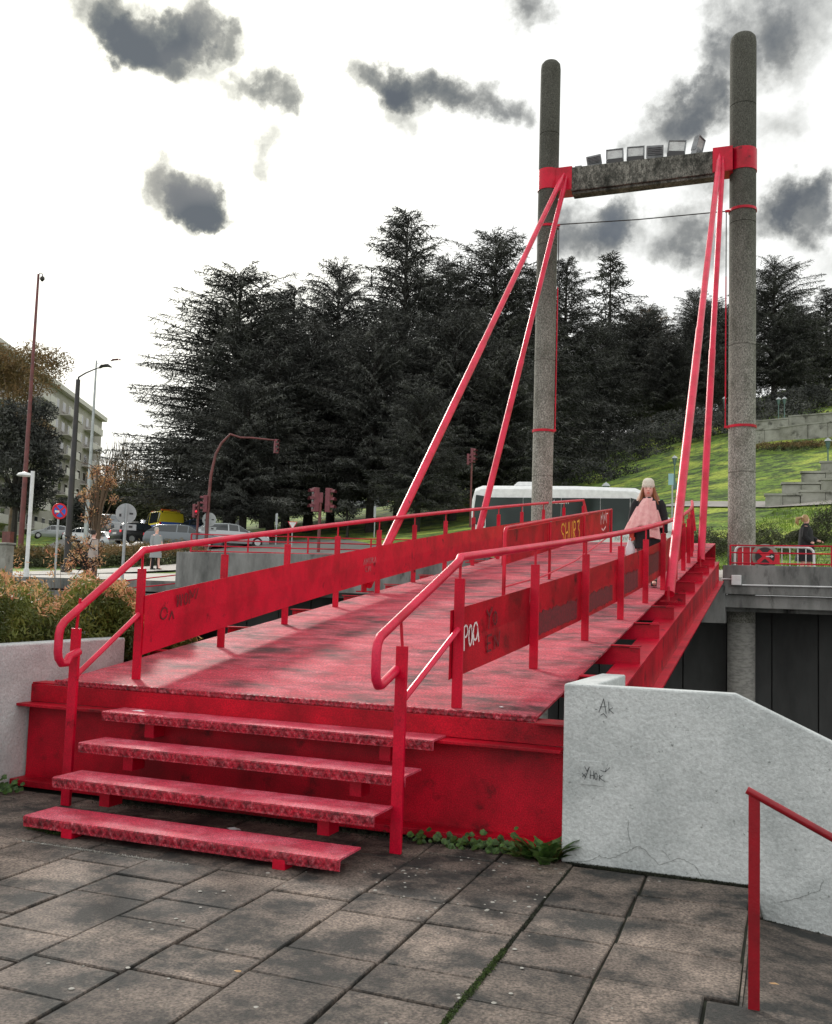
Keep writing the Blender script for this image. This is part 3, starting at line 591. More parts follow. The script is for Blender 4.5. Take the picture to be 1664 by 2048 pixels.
for (x, y, r, sg, xe) in ((PLx, PLy, .25, 1, .78), (PRx, PRy, .30, -1, 4.14)):
    m_ = MB(); m_.lathe([(r+.002, 11.70), (r+.018, 11.70), (r+.018, 12.22), (r+.002, 12.22)], (x, y, 0), 40); m_.build('collar', m_red, tw)
    m_ = MB(); xa = x+sg*(r*.7); a, b = sorted((xa, xe+(sg*.02)))
    for yy in (16.165, 16.635): m_.box(((a+b)/2, yy, 11.93), (b-a, .016, .56))
    m_.box(((a+b)/2, 16.4, 12.217), (b-a, .48, .014)); m_.box(((a+b)/2, 16.4, 11.64), (b-a, .48, .014)); m_.build('beam_clamp', m_red, tw)
    for z in (10.77, 5.66):
        m_ = MB(); m_.lathe([(r+.002, z-.03), (r+.02, z-.03), (r+.02, z+.03), (r+.002, z+.03)], (x, y, 0), 36); m_.box((x+sg*(r+.04), y-.1, z), (.09, .05, .05)); m_.build('strap', m_red, tw)
    xw = x+sg*(r+.06)
    m_ = MB(); m_.tube([(xw, y-.1, 5.66), (xw, y-.1, 9.2)], .016, 6); m_.build('side_wire', m_red, tw)
    m_ = MB(); m_.tube([(xw, y-.1, 9.2), (xw, y-.1, 10.8)], .013, 6); m_.build('side_wire', m_black, tw)
m_ = MB(); m_.tube([(PLx+.31, PLy-.1, 10.79), (2.4, 16.3, 10.74), (PRx-.36, PRy-.1, 10.77)], .013, 6); m_.build('cross_wire', m_black, tw)
for (xt, sgn) in ((.64, -1), (4.30, 1)):
    for (xb_, yb_, ttop) in ((XR_+.17 if sgn == 1 else -.11, 6.52, 12.02), (XR_+.17 if sgn == 1 else -.11, 11.70, 11.95)):
        xq = xt+(.05 if yb_ > 8 else -.02)*(1 if sgn == 1 else 1)
        A_ = Vector((xb_, yb_, dz(yb_)+.02)); B_ = Vector((xq, 16.10, ttop)); 
        m_ = MB(); mdp = A_.lerp(B_, .47)
        d_ = (B_-A_).normalized()
        m_.tube([A_+d_*.12, mdp-d_*.03], .068, 14); m_.tube([mdp-d_*.03, mdp+d_*.03], .060, 14); m_.tube([mdp+d_*.03, B_-d_*.4], .060, 14); m_.tube([B_-d_*.4, B_], [.055, .022], 12)
        m_.build('stay_tube', m_tube, tw)
        m_ = MB(); m_.box((xb_, yb_-.04, dz(yb_)+.10), (.02, .16, .20)); m_.box((xb_, yb_, dz(yb_)+.012), (.2, .2, .02)); m_.build('stay_foot', m_red, tw)
# floodlights on the crossbeam
fl_specs = [(1.34, 'back', -.5, .36, .30), (1.82, 'front', -.10, .42, .46), (2.31, 'front', .02, .42, .46), (2.77, 'back', .0, .40, .36), (3.25, 'front', .30, .42, .50), (3.72, 'side', .75, .26, .50)]
fl_lab = ['smallest floodlight tipped down, first from the left pillar on the crossbeam', 'upright floodlight with dark base, second from left on the crossbeam', 'upright floodlight with pale glass, third from left on the crossbeam',
          'ribbed floodlight seen from its back between two glass-fronted ones', 'tallest floodlight, tilted to the right, fifth along the crossbeam', 'floodlight turned sideways at the right end of the crossbeam']
for (x, kd, rl, w, h), lab in zip(fl_specs, fl_lab):
    zt_ = 12.19-.011*(x-.8)
    f = thing('floodlight', lab, 'floodlight', (x, 16.35, zt_), {'front': .1, 'back': .15, 'side': 1.05}[kd], 'floodlights on the crossbeam')
    R = Matrix.Rotation(rl*.35, 3, 'Y') @ Matrix.Rotation({'front': -.25, 'back': .35, 'side': .1}[kd], 3, 'X')
    def tb(m_, c, s_): m_.box(R @ Vector(c), s_, R=R)
    m_ = MB(); tb(m_, (0, .03, h*.60), (w, .12, h*.78))
    o = m_.build('casing', m_hood, f, .012)
    if kd == 'front' or kd == 'side':
        m_ = MB(); tb(m_, (0, -.034, h*.60), (w*.86, .004, h*.66)); m_.build('glass', m_fglass, f)
        m_ = MB()
        for c, s_ in (((0, -.045, h*.97), (w, .03, .02)), ((0, -.045, h*.235), (w, .03, .02)), ((w/2-.01, -.045, h*.6), (.02, .03, h*.72)), ((-w/2+.01, -.045, h*.6), (.02, .03, h*.72))): tb(m_, c, s_)
        m_.build('rim', m_hood, f)
    else:
        m_ = MB()
        for q in range(6): tb(m_, (0, -.05, h*(.3+.11*q)), (w*.8, .06, .012))
        m_.build('cooling_fins', m_hood, f)
    m_ = MB(); tb(m_, (0, -.012, h*.14), (w*.92, .16, h*.34)); m_.build('bracket', m_black if kd == 'front' else m_hood, f, .004)
f = thing('control_box', 'tiny grey box at the left end of the crossbeam beside the red clamp', 'box', (.93, 16.35, 12.19)); m_ = MB(); m_.box((0, 0, .04), (.17, .12, .08)); m_.build('casing', m_hood, f, .006)

# ------------------------------------------------------------------ white walls
def wallmesh(mb): pass
ww = thing('white_wall', 'white rendered wall with cut-away sloping top, right of the red steps', 'wall', (4.6, -.35, G), world=True)
m_ = MB(); prof = [(4.34, G), (5.50, G), (5.56, G-.20), (9.0, G-.62), (9.0, -.55), (5.392, 1.069), (4.34, 1.067)]
m_.prism(prof, 'y', -.356, -.256); m_.build('front_face', m_white, ww, .012)
m_ = MB(); m_.prism([(-.258, G-2), (1.0, G-2), (1.0, 1.045), (-.258, 1.066)], 'x', 4.342, 4.53); o = m_.build('return_wall', m_white, ww, .012)
# scratched marks and cracks
strokes('scratched_tag', m_gbk, [[(-.03, 0), (.02, .15), (.05, -.01)], [(-.02, .06), (.05, .065)], [(.075, .12), (.08, .0)], [(.12, .06), (.08, .035), (.13, 0)], [(-.07, .03), (-.05, .03)], [(-.01, -.03), (.02, -.01), (.06, -.05)]], (4.585, -.358, .90), (1, 0, 0), (0, 0, 1), (0, -1, 0), .0035, ww, .58)
m_ = MB(); m_.box((4.527, -.3585, .515), (.15, .006, .15)); m_.build('cover_plate', m_white, ww, .002)
strokes('scratched_tag', m_gbk, [[(-.05, .06), (-.03, .02), (-.01, .06), (-.05, -.05)], [(-.07, .0), (-.04, -.03)], [(-.04, .0), (-.07, -.03)], [(.0, .03), (.0, -.04)], [(.03, .03), (.03, -.04)], [(.0, -.01), (.03, -.01)], arc(.05, -.015, .012, .03, 0, 360, 8), [(.08, .0), (.08, -.05)], [(.11, 0), (.08, -.025), (.12, -.05)], [(.09, .04), (.13, .03), (.17, .07)], [(.13, .03), (.14, .06)]], (4.52, -.363, .51), (1, 0, 0), (0, 0, 1), (0, -1, 0), .0035, ww, .72)
def crack(pts, w):
    out = []
    for p, q in zip(pts, pts[1:]):
        n_ = 7
        for i in range(n_): out.append((p[0]+(q[0]-p[0])*i/n_+random.uniform(-.004, .004), p[1]+(q[1]-p[1])*i/n_+random.uniform(-.004, .004)))
    out.append(pts[-1]); return out
wp = lambda u, v: (aty(u, v, -.356).x, aty(u, v, -.356).z)
strokes('crack', m_crack, [crack([wp(*p) for p in q], 1) for q in ([(1140, 1722), (1175, 1722), (1200, 1712), (1222, 1717), (1255, 1703), (1274, 1692), (1290, 1699), (1318, 1731), (1360, 1716), (1390, 1730), (1402, 1752)], [(1262, 1686), (1256, 1665), (1257, 1640)], [(1325, 1700), (1340, 1720)], [(1560, 1805), (1600, 1795), (1640, 1780), (1646, 1760)])], (0, -.356, 0), (1, 0, 0), (0, 0, 1), (0, -1, 0), .0018, ww)
lw = thing('planter_wall', 'white rendered planter wall beside the left edge of the bridge, hedge behind it', 'wall', (-.35, 0, G), world=True)
m_ = MB(); m_.prism([(-3.2, G), (1.19, G-2), (1.19, 1.105), (-3.2, 1.075)], 'x', -.46, -.27); m_.build('side_wall', m_white, lw, .014)
m_ = MB(); m_.prism([(-9, G-.02), (-.47, G-.02), (-.47, 1.06), (-9, 1.06)], 'y', -3.2, -3.0); m_.build('front_wall', m_white, lw, .014)
m_ = MB(); m_.box((-4.8, -.6, .4), (8.6, 4.2, .9)); m_.build('soil', m_joint, lw)

# handrail at the right
hr = thing('stair_handrail', 'dark red tubular handrail on a flat post in the right foreground', 'handrail', (5.56, -2.2, G), world=True)
m_ = MB(); m_.box((5.553, -2.215, (G-.02+.812)/2), (.046, .016, .812-G+.02)); m_.build('post', m_hr, hr, .002)
m_ = MB(); m_.tube([(5.523, -2.215, .832), (6.6, -2.215, .315), (7.8, -2.215, -.25)], .0165, 14); m_.build('rail', m_hr, hr)
m_ = MB(); m_.box((7.7, -2.215, -.4), (.046, .016, .5)); m_.build('post', m_hr, hr)
# ------------------------------------------------------------------ terrain beyond the underpass
ctrl = [at(u, v, d) for u, v, d in [(-100, 1165, 30), (10, 1160, 27), (150, 1158, 30), (308, 1147, 40), (200, 1150, 36), (100, 1124, 52), (300, 1120, 50), (340, 1108, 60), (200, 1104, 85), (95, 1094, 110),
  (210, 1067, 105), (320, 1084, 68), (460, 1104, 62), (400, 1045, 180), (330, 1048, 170), (250, 1052, 150), (110, 1064, 135), (-100, 1085, 100), (0, 1078, 110), (550, 1122, 42), (550, 1092, 55), (600, 1062, 75),
  (780, 1064, 70), (700, 1024, 110), (800, 1018, 140), (900, 1016, 140), (650, 1020, 145), (930, 1034, 75), (1100, 1137, 36), (1250, 1134, 36), (1000, 1132, 38), (1500, 1124, 30), (1640, 1122, 29), (1600, 1062, 36),
  (1600, 1014, 45), (1350, 1020, 50), (1250, 1005, 60), (1600, 930, 62), (1450, 900, 75), (1250, 960, 75), (1200, 910, 100), (1540, 850, 80), (1640, 860, 75), (1600, 800, 105), (1300, 850, 110), (1640, 760, 130), (900, 960, 200)]]
ctrl += [Vector(p) for p in [(0, 16, 2.0), (5, 16, 2.0), (12, 16, 1.95), (-9, 16, 1.7), (20, 16, 1.9), (40, 17, 2), (-30, 16, 1.45), (60, 20, 3), (-200, 400, 42), (0, 500, 70), (200, 400, 85), (-300, 100, 8), (300, 100, 60), (-60, 16, 1.3), (-600, 600, 40), (0, 700, 80), (600, 600, 110), (4, 19.5, 2.3), (0, 21, 2.35)]]
P_ = np.array([(p.x, p.y) for p in ctrl])/50; Zc = np.array([p.z for p in ctrl]); n_ = len(P_)
def tps(r2): return np.where(r2 > 1e-12, .5*r2*np.log(np.maximum(r2, 1e-12)), 0)
K_ = tps(((P_[:, None]-P_[None])**2).sum(-1))+np.eye(n_)*.02
A_ = np.zeros((n_+3, n_+3)); A_[:n_, :n_] = K_; A_[:n_, n_] = 1; A_[:n_, n_+1:] = P_; A_[n_, :n_] = 1; A_[n_+1:, :n_] = P_.T
w_ = np.linalg.solve(A_, np.append(Zc, [0, 0, 0]))
def harr(x, y):
    q = np.stack([x, y], -1)/50; r2 = ((q[..., None, :]-P_)**2).sum(-1); z = tps(r2) @ w_[:n_]+w_[n_]+q @ w_[n_+1:]
    return np.clip(z, 1.2, 140)
gx = np.concatenate([np.linspace(-600, -120, 16)[:-1], np.arange(-120, 90, 1.5), np.linspace(90, 600, 16)]); gy = np.concatenate([np.arange(15.62, 160, 1.5), np.linspace(162, 900, 24)])
GX, GY = np.meshgrid(gx, gy); GZ = harr(GX, GY)
def h(x, y):
    i = int(np.clip(np.searchsorted(gx, x)-1, 0, len(gx)-2)); j = int(np.clip(np.searchsorted(gy, y)-1, 0, len(gy)-2))
    a = (x-gx[i])/(gx[i+1]-gx[i]); b = min(max((y-gy[j])/(gy[j+1]-gy[j]), 0), 1)
    return float((GZ[j, i]*(1-a)+GZ[j, i+1]*a)*(1-b)+(GZ[j+1, i]*(1-a)+GZ[j+1, i+1]*a)*b)
def gr(u, d):
    "ground point at depth d in the column of the picture u"
    p = at(u, 1170, d); return Vector((p.x, p.y, h(p.x, p.y)))
nx_, ny_ = len(gx), len(gy)
V_ = np.stack([GX, GY, GZ], -1).reshape(-1, 3); idx = np.arange(nx_*ny_).reshape(ny_, nx_)
F_ = np.stack([idx[:-1, :-1], idx[:-1, 1:], idx[1:, 1:], idx[1:, :-1]], -1).reshape(-1, 4)
me = fast_mesh('hillside', V_, F_, m_grass); me.polygons.foreach_set('use_smooth', [True]*len(me.polygons)); o = link('hillside', me); o['kind'] = 'structure'
m_ = MB(); m_.box((-35, 15.6, -1.6), (51.6, .4, 6.0)); struct('side_retaining_wall', m_, m_cop)
def strip(name, m, pts, off=.05, step=1.2, cross=5):
    "pts: (x, y, halfwidth) centre line draped on the terrain"
    rows = []
    for (a, b) in zip(pts, pts[1:]):
        L = math.hypot(b[0]-a[0], b[1]-a[1]); k = max(1, int(L/step))
        for i in range(k): rows.append([a[q]+(b[q]-a[q])*i/k for q in range(3)])
    rows.append(list(pts[-1])); V = []
    for i, r in enumerate(rows):
        a = rows[max(i-1, 0)]; b = rows[min(i+1, len(rows)-1)]; dx, dy = b[0]-a[0], b[1]-a[1]; L = math.hypot(dx, dy); nxx, nyy = -dy/L, dx/L
        for j in range(cross+1):
            t_ = (j/cross*2-1)*r[2]; x, y = r[0]+nxx*t_, max(r[1]+nyy*t_, 15.7); V.append((x, y, h(x, y)+off))
    n = cross+1; F = [(i*n+j, i*n+j+1, (i+1)*n+j+1, (i+1)*n+j) for i in range(len(rows)-1) for j in range(cross)]
    me = fast_mesh(name, V, F, m); me.polygons.foreach_set('use_smooth', [True]*len(me.polygons)); o = link(name, me); o['kind'] = 'structure'; return o
def gp(u, d, w): p = gr(u, d); return (p.x, p.y, w)
# promenade along the underpass, avenue climbing away, cross street
strip('pavement', m_pave, [(-90, 19.5, 3.8), (-14, 19.5, 3.8), (-6, 18.7, 2.9), (3, 18.9, 3), (12, 18.6, 1.5)], .05, cross=8)
strip('pavement', m_pave, [gp(-150, 36, 2.2), gp(60, 37, 2.2), gp(300, 40, 2.2), gp(420, 42, 2.2)], .075, cross=6)
strip('avenue', m_roadpale, [gp(150, 66, 9), gp(250, 85, 8), gp(285, 110, 7.5), gp(325, 160, 7), gp(345, 220, 7), gp(350, 330, 7)], .10, cross=14)
strip('cross_street', m_roadpale, [gp(-300, 62, 6), gp(0, 66, 7), gp(250, 68, 7), gp(470, 60, 6), gp(600, 46, 4), gp(780, 38.5, 3.2), gp(960, 36.5, 3.2), gp(1150, 36.5, 3.2), gp(1320, 36, 2.5)], .14, cross=12)
strip('upper_lane', m_asph, [gp(560, 150, 3), gp(700, 150, 3), gp(900, 150, 3), gp(1000, 155, 3)], .12)
strip('path', m_pave, [gp(1340, 53, .8), gp(1450, 49, .8), gp(1560, 46, .9), gp(1700, 44, .9)], .08, cross=4)

# ------------------------------------------------------------------ fences on the coping
def fence(label, y, x0, x1, zr, zb, nposts, sag=0, z1=None, r=.017):
    f = thing('fence', label, 'fence', (x0, y, zb), world=True); z1 = z1 or [0]*len(zr)
    for z, dzz in zip(zr, z1):
        m_ = MB(); n = 8; m_.tube([(x0+(x1-x0)*i/n, y, z+dzz*i/n+random.uniform(-.006, .006)) for i in range(n+1)], r, 6); m_.build('rail', m_red, f)
    for i in range(nposts):
        x = x0+(x1-x0)*i/(nposts-1); e = z1[0]*i/(nposts-1)
        m_ = MB(); m_.box((x, y, (zb+e+zr[0]+e)/2), (.035, .03, zr[0]-zb)); m_.build('post', m_red, f)
fence('low red fence of thin rails on the coping right of the bridge', 15.2, 4.60, 22.6, [2.87, 2.71, 2.49], 2.43, 10, z1=[-.02]*3)
fence('low red fence of thin rails on the coping left of the bridge', 15.2, -8.98, -.35, [3.0, 2.85, 2.70, 2.56], 2.50, 6, z1=[-.13, -.11, -.09, -.07])
fence('short red stair railing sloping past the left end of the grey coping', 15.35, -11.7, -9.3, [1.66, 1.44], 1.15, 3, z1=[.27, .27])
# far side steps of the bridge
for k in range(4):
    m_ = MB(); m_.box((2.04, LE+.18+.33*k, dz(LE)-.17*(k+1)), (2.9, .32, .05)); m_.build('tread', m_tread, br)
m_ = MB(); m_.box((2.04, LE-.05, dz(LE)-.42), (4.1, .06, .78)); m_.build('end_beam', m_red2, br)

# ------------------------------------------------------------------ vehicles
def ringp(x, zb, zs, zr, w, wr):
    h_ = [(w*.90, zb), (w, zb+.16), (w*1.01, (zb+zs)/2), (w, zs-.06), (w*.965, zs), (wr, zr-.06), (wr*.86, zr-.008), (wr*.4, zr+.012)]
    return [Vector((x, -a, b)) for a, b in h_]+[Vector((x, a, b)) for a, b in reversed(h_)]
STY = {
 'hatch': (1.72, [(0, .30, .55, .60, .62, .5), (.06, .22, .62, .68, .76, .62), (.30, .2, .70, .80, .84, .70), (1.0, .2, .86, .95, .86, .72), (1.2, .2, .90, .99, .86, .72), (1.85, .2, .93, 1.40, .86, .62), (2.4, .2, .94, 1.46, .86, .63), (3.3, .2, .96, 1.42, .86, .62), (3.82, .2, .96, 1.02, .85, .68), (3.98, .24, .86, .93, .82, .66), (4.05, .3, .62, .68, .74, .60)], (4, 5), (7, 8), (1.35, 3.55), 4.05, (.72, 3.25)),
 'estate': (1.82, [(0, .30, .55, .60, .66, .5), (.06, .22, .62, .68, .80, .66), (.35, .2, .72, .82, .88, .74), (1.15, .2, .88, .97, .90, .76), (1.35, .2, .92, 1.01, .90, .76), (2.05, .2, .95, 1.42, .90, .66), (2.7, .2, .96, 1.48, .90, .67), (4.0, .2, .98, 1.42, .90, .66), (4.5, .2, .98, 1.04, .88, .72), (4.62, .24, .86, .93, .85, .70), (4.7, .3, .62, .68, .78, .62)], (4, 5), (7, 8), (1.5, 4.2), 4.7, (.85, 3.75)),
 'saloon': (1.78, [(0, .30, .52, .58, .64, .5), (.06, .22, .60, .66, .78, .64), (.35, .2, .70, .78, .86, .72), (1.2, .2, .84, .92, .88, .74), (1.4, .2, .88, .96, .88, .74), (2.1, .2, .91, 1.36, .88, .62), (2.7, .2, .92, 1.42, .88, .63), (3.3, .2, .93, 1.36, .88, .62), (3.95, .2, .94, 1.02, .87, .72), (4.4, .22, .88, .96, .84, .70), (4.5, .3, .62, .68, .76, .62)], (4, 5), (7, 8), (1.55, 3.75), 4.5, (.8, 3.6)),
 'van': (1.95, [(0, .30, .75, .82, .74, .6), (.07, .22, .86, .94, .88, .76), (.35, .2, 1.0, 1.10, .95, .82), (.75, .2, 1.12, 1.26, .97, .84), (.85, .2, 1.15, 1.32, .97, .84), (1.45, .2, 1.2, 2.0, .97, .80), (2.2, .2, 1.2, 2.12, .97, .82), (4.7, .2, 1.2, 2.10, .97, .82), (4.92, .2, 1.2, 1.95, .96, .80), (4.97, .24, 1.0, 1.1, .93, .78), (5.0, .3, .7, .76, .9, .72)], (4, 5), (7, 8), (1.0, 4.6), 5.0, (.9, 4.0)),
}
def face_part(b, i, k, n, lift=.006, ins_=.10):
    "the ring face between stations i and i+1, points k and k+1, pulled in and lifted"
    q = [b[i][k], b[i][(k+1) % n], b[i+1][(k+1) % n], b[i+1][k]]; c = sum(q, Vector())/4; nrm = (q[1]-q[0]).cross(q[3]-q[0]).normalized()
    ctr = Vector((c.x, 0, 1.0)); 
    if nrm.dot(c-ctr) < 0: nrm = -nrm
    return [p+(c-p)*ins_+nrm*lift for p in q]
def car(style, body_m, label, loc, rz, sc=1., group=None, band=None, minor=False):
    Wd, st, ws, rs, sd_, Lc, axl = STY[style]
    t = thing('car' if style != 'van' else 'van', label, 'car' if style != 'van' else 'van', loc, rz, group); t.scale = (sc, sc, sc)
    rings = [[p-Vector((Lc/2, 0, 0)) for p in ringp(*s_)] for s_ in st]; n = len(rings[0])
    m_ = MB(); m_.loft(rings); body = m_.build('body', body_m, t)
    for i in range(len(rings)-1):
        xa, xb = st[i][0], st[i+1][0]
        if xa >= sd_[0]-.6 and xb <= sd_[1]+.35:
            for k in (4, n-6): g = MB(); g.add(face_part(rings, i, k, n, .008, .08), [(0, 1, 2, 3)]); g.build('side_window', m_glass, t)
    for nm, (a, b) in (('windscreen', ws), ('rear_window', rs)):
        g = MB()
        g.add([rings[a][5]+Vector((0, .09, .012)), rings[a][n-6]+Vector((0, -.09, .012)), rings[b][n-6]+Vector((0, -.06, .004)), rings[b][5]+Vector((0, .06, .004))], [(0, 1, 2, 3)])
        for v_i, v_ in enumerate(g.v): g.v[v_i] = tuple(Vector(v_)+Vector(((-.02 if a == ws[0] else .02), 0, .035)))
        g.build(nm, m_glass, t)
    if minor:
        w = MB()
        for ax in axl:
            for s_ in (-1, 1): w.tube([(ax-Lc/2, s_*(Wd/2-.16), .31), (ax-Lc/2, s_*(Wd/2+.01), .31)], .31, 12)
        w.build('wheels', m_tyre, t)
    else:
        for ax in axl:
            for s_ in (-1, 1):
                w = MB(); w.tube([(ax-Lc/2, s_*(Wd/2-.17), .32), (ax-Lc/2, s_*(Wd/2+.015), .32)], .32, 20); wo_ = w.build('wheel', m_tyre, t)
                w = MB(); w.tube([(ax-Lc/2, s_*(Wd/2), .32), (ax-Lc/2, s_*(Wd/2+.025), .32)], .2, 14); w.build('rim', m_chrome, wo_)
        for s_ in (-1, 1):
            w = MB(); w.box((-Lc/2+.16, s_*Wd*.36, .66), (.16, .30, .13)); w.build('headlight', m_headl, t, .02)
            w = MB(); w.box((-Lc/2-.02+.32, s_*(Wd/2+.06), .98 if style != 'van' else 1.25), (.0+.12, .18, .12)); 
            w = MB(); w.box((-Lc/2+1.45, s_*(Wd/2+.08), .97), (.10, .18, .12)); w.build('mirror', body_m, t, .02)
        w = MB(); w.box((-Lc/2+.0, 0, .40), (.06, 1.1, .14)); w.build('grille', m_black, t)
    for s_ in (-1, 1):
        w = MB(); w.box((Lc/2-.10, s_*Wd*.40, .80 if style != 'van' else 1.1), (.16, .20, .16 if style != 'van' else .35)); w.build('tail_light', m_lampred if style == 'hatch' else m_sred, t, .01)
    w = MB(); w.box((Lc/2-.01, 0, .66), (.05, .50, .12)); w.build('number_plate', m_plate, t)
    if band:
        w = MB()
        for s_ in (-1, 1): w.box((.3, s_*(Wd/2+.022), 1.02), (3.4, .01, .16))
        w.box((Lc/2+.005, 0, 1.2), (.02, 1.5, .16)); w.build('blue_stripe', m_blue, t)
        w = MB(); w.box((-.7, 0, 2.17), (.25, 1.3, .12)); w.box((2.1, 0, 2.15), (.2, 1.4, .12)); w.build('beacon_bar', m_beac, t, .03)
    return t
camyaw = lambda p: math.atan2(p[0]-CAM.x, p[1]-CAM.y)
m_beac = mat('orange_beacon', (.7, .14, .02), .3)
paint = {k: mat('car_paint_'+k, c, .25, metal=.2, spec=.6) for k, c in dict(silver=(.45, .48, .50), grey=(.16, .18, .20), white=(.72, .74, .74), black=(.015, .016, .018), blue=(.04, .07, .14), green=(.04, .07, .05), dkred=(.16, .01, .02)).items()}
def place(style, pm_, lab, u, d, hd, **k):
    p = gr(u, d)+Vector((0, 0, .15)); return car(style, pm_, lab, p, -camyaw(p)+math.radians(hd), **k)
# heading: 0 = nose to the left of the picture, 90 = nose towards us, -90 = tail towards us
place('hatch', paint['silver'], 'silver hatchback side-on at the far left between the maroon mast and the black lamp post', 96, 100, 4)
place('saloon', paint['silver'], 'silver saloon driving away, just left of the round sign', 203, 82, -62)
place('van', paint['grey'], 'grey van coming down the avenue, behind the silver saloon', 210, 104, 112)
place('saloon', paint['white'], 'pale car partly hidden by the orange sapling, beside the grey van', 172, 92, 160)
place('hatch', paint['black'], 'dark hatchback with its red tail lights lit, right of the round sign', 278, 66, -150)
place('van', m_yell, 'yellow ambulance van with blue stripe and orange beacons, waiting in traffic', 318, 74, -75, band=1, sc=1.05)
place('estate', paint['grey'], 'large grey estate car passing behind the grey-coated pedestrian', 366, 61, 168, sc=1.05)
place('estate', paint['silver'], 'silver car behind the red fence, rightmost in the traffic', 458, 62, 192)
place('saloon', paint['blue'], 'dark blue car roof showing beyond the grey estate', 405, 70, 175)
rg = random.Random(3); cols = list(paint.values()); cnames = ['silver', 'grey', 'white', 'black', 'blue', 'green', 'dark red']
for i in range(16):
    u, d = 262+5.5*i+rg.uniform(-2, 2), 112+8.5*i; c_ = rg.randrange(5)
    if u > 352: break
    car('saloon', cols[c_], 'distant parked car in the long row climbing the avenue', gr(u+22, d)+Vector((0, 0, .12)), -camyaw(gr(u+22, d))+math.radians(-80), group='cars parked far up the avenue', minor=True)
for i in range(9):
    u, d = 250-1.0*i, 122+12*i; car('saloon', cols[rg.randrange(5)], 'distant car on the left side of the climbing avenue', gr(u+12, d)+Vector((0, 0, .12)), -camyaw(gr(u, d))+math.radians(-80), group='cars on the left of the avenue', minor=True)
for u, c_, st_, lb in ((572, 'silver', 'hatch', 'pale car on the upper lane, leftmost of the row under the cedars'), (612, 'white', 'saloon', 'white car on the upper lane just left of the twin traffic lights'), (660, 'silver', 'hatch', 'silver car on the upper lane right of the twin traffic lights'), (698, 'white', 'estate', 'white estate on the upper lane, second right of the twin traffic lights'), (742, 'silver', 'saloon', 'silver car on the upper lane left of the thickest cedar trunk'), (815, 'white', 'estate', 'boxy white car on the upper lane right of the thickest cedar trunk'), (862, 'black', 'saloon', 'dark saloon on the upper lane between red stay tube and cedar trunk'), (918, 'black', 'hatch', 'dark car at the right end of the upper lane, beside the white minibus')):
    p = gr(u, 150)+Vector((0, 0, .15)); car(st_, paint[c_], lb, p, -camyaw(p)+math.radians(rg.uniform(-6, 6)+3), minor=True)
# minibus
bp_ = gr(1150, 33.6); bus = thing('minibus', 'white minibus with dark side windows passing behind the far end of the bridge', 'minibus', bp_+Vector((0, 0, .12)), -camyaw(bp_)-math.radians(4))
def bring(x, zt_, w, zb_=.35, k=1.):
    h_ = [(w*.94, zb_), (w, zb_+.2), (w, 1.2), (w, zt_-.55), (w*.93, zt_-.16), (w*.72, zt_-.02), (w*.3, zt_+.01)]
    return [Vector((x, -a, b)) for a, b in h_]+[Vector((x, a, b)) for a, b in reversed(h_)]
bs_ = [(-3.55, 2.35, .86), (-3.46, 2.62, .95), (-3.2, 2.72, 1.0), (0, 2.72, 1.0), (2.0, 2.66, 1.0), (2.5, 2.45, .98), (3.05, 1.72, .95), (3.55, 1.42, .9), (3.72, 1.1, .80)]
m_ = MB()
m_.loft([bring(x, z, w) if z > 1.9 else [Vector((x, p.y, min(p.z, z-.02*abs(i-6)) if p.z > 1.0 else p.z)) for i, p in enumerate(bring(x, max(z, 1.3), w))] for x, z, w in bs_]); m_.build('body', m_wht, bus)
for a, b in ((-3.02, -1.75), (-1.735, -.45), (-.435, .86), (.875, 1.84)):
    m_ = MB(); z0, z1 = 1.12, 2.26
    m_.prism([(a, z0), (b, z0), (b, z1-.0), (b-.0, z1), (a+.0, z1), (a, z1-.0)], 'y', -1.015, -1.002); m_.build('side_window', m_busgl, bus, .0)
m_ = MB(); m_.prism([(1.86, 1.25), (2.75, 1.2), (2.35, 2.15), (1.86, 2.28)], 'y', -1.012, -1.0); m_.build('front_door_window', m_busgl, bus)
m_ = MB(); m_.prism([(-3.50, 1.35), (-3.05, 1.25), (-3.05, 2.30), (-3.38, 2.35)], 'y', -1.004, -.995); m_.build('rear_quarter_window', m_busgl, bus)
m_ = MB(); m_.box((-1.5, 0, 2.80), (1.3, 1.1, .16), taper=.8); m_.build('roof_unit', m_wht, bus, .04)
m_ = MB(); m_.quad((2.52, -.86, 2.42), (3.08, -.84, 1.70), (3.08, .84, 1.70), (2.52, .86, 2.42))
for i_, v_ in enumerate(m_.v): m_.v[i_] = (v_[0]+.03, v_[1], v_[2]+.03)
m_.build('windscreen', m_glass2, bus)
m_ = MB(); m_.box((-.2, -1.006, .62), (5.2, .012, .05)); m_.box((.87, -1.006, 1.2), (.02, .012, 1.5)); m_.build('trim_line', m_grey, bus)
for ax in (-2.2, 2.35):
    for s_ in (-1, 1):
        w = MB(); w.tube([(ax, s_*.8, .38), (ax, s_*1.01, .38)], .38, 20); wo_ = w.build('wheel', m_tyre, bus); w = MB(); w.tube([(ax, s_*.99, .38), (ax, s_*1.025, .38)], .22, 14); w.build('rim', m_chrome, wo_)
def text(s_, size, m, parent, loc, rot, depth=.003, name='lettering', ax='LEFT'):
    c_ = bpy.data.curves.new(name, 'FONT'); c_.body = s_; c_.size = size; c_.extrude = depth; c_.align_x = ax
    tmp = bpy.data.objects.new('tmp', c_); C.objects.link(tmp); dg = bpy.context.evaluated_depsgraph_get(); me = bpy.data.meshes.new_from_object(tmp.evaluated_get(dg)); bpy.data.objects.remove(tmp)
    me.materials.clear(); me.materials.append(m); o = bpy.data.objects.new(name, me); C.objects.link(o); o.parent = parent; o.location = loc; o.rotation_euler = rot; return o
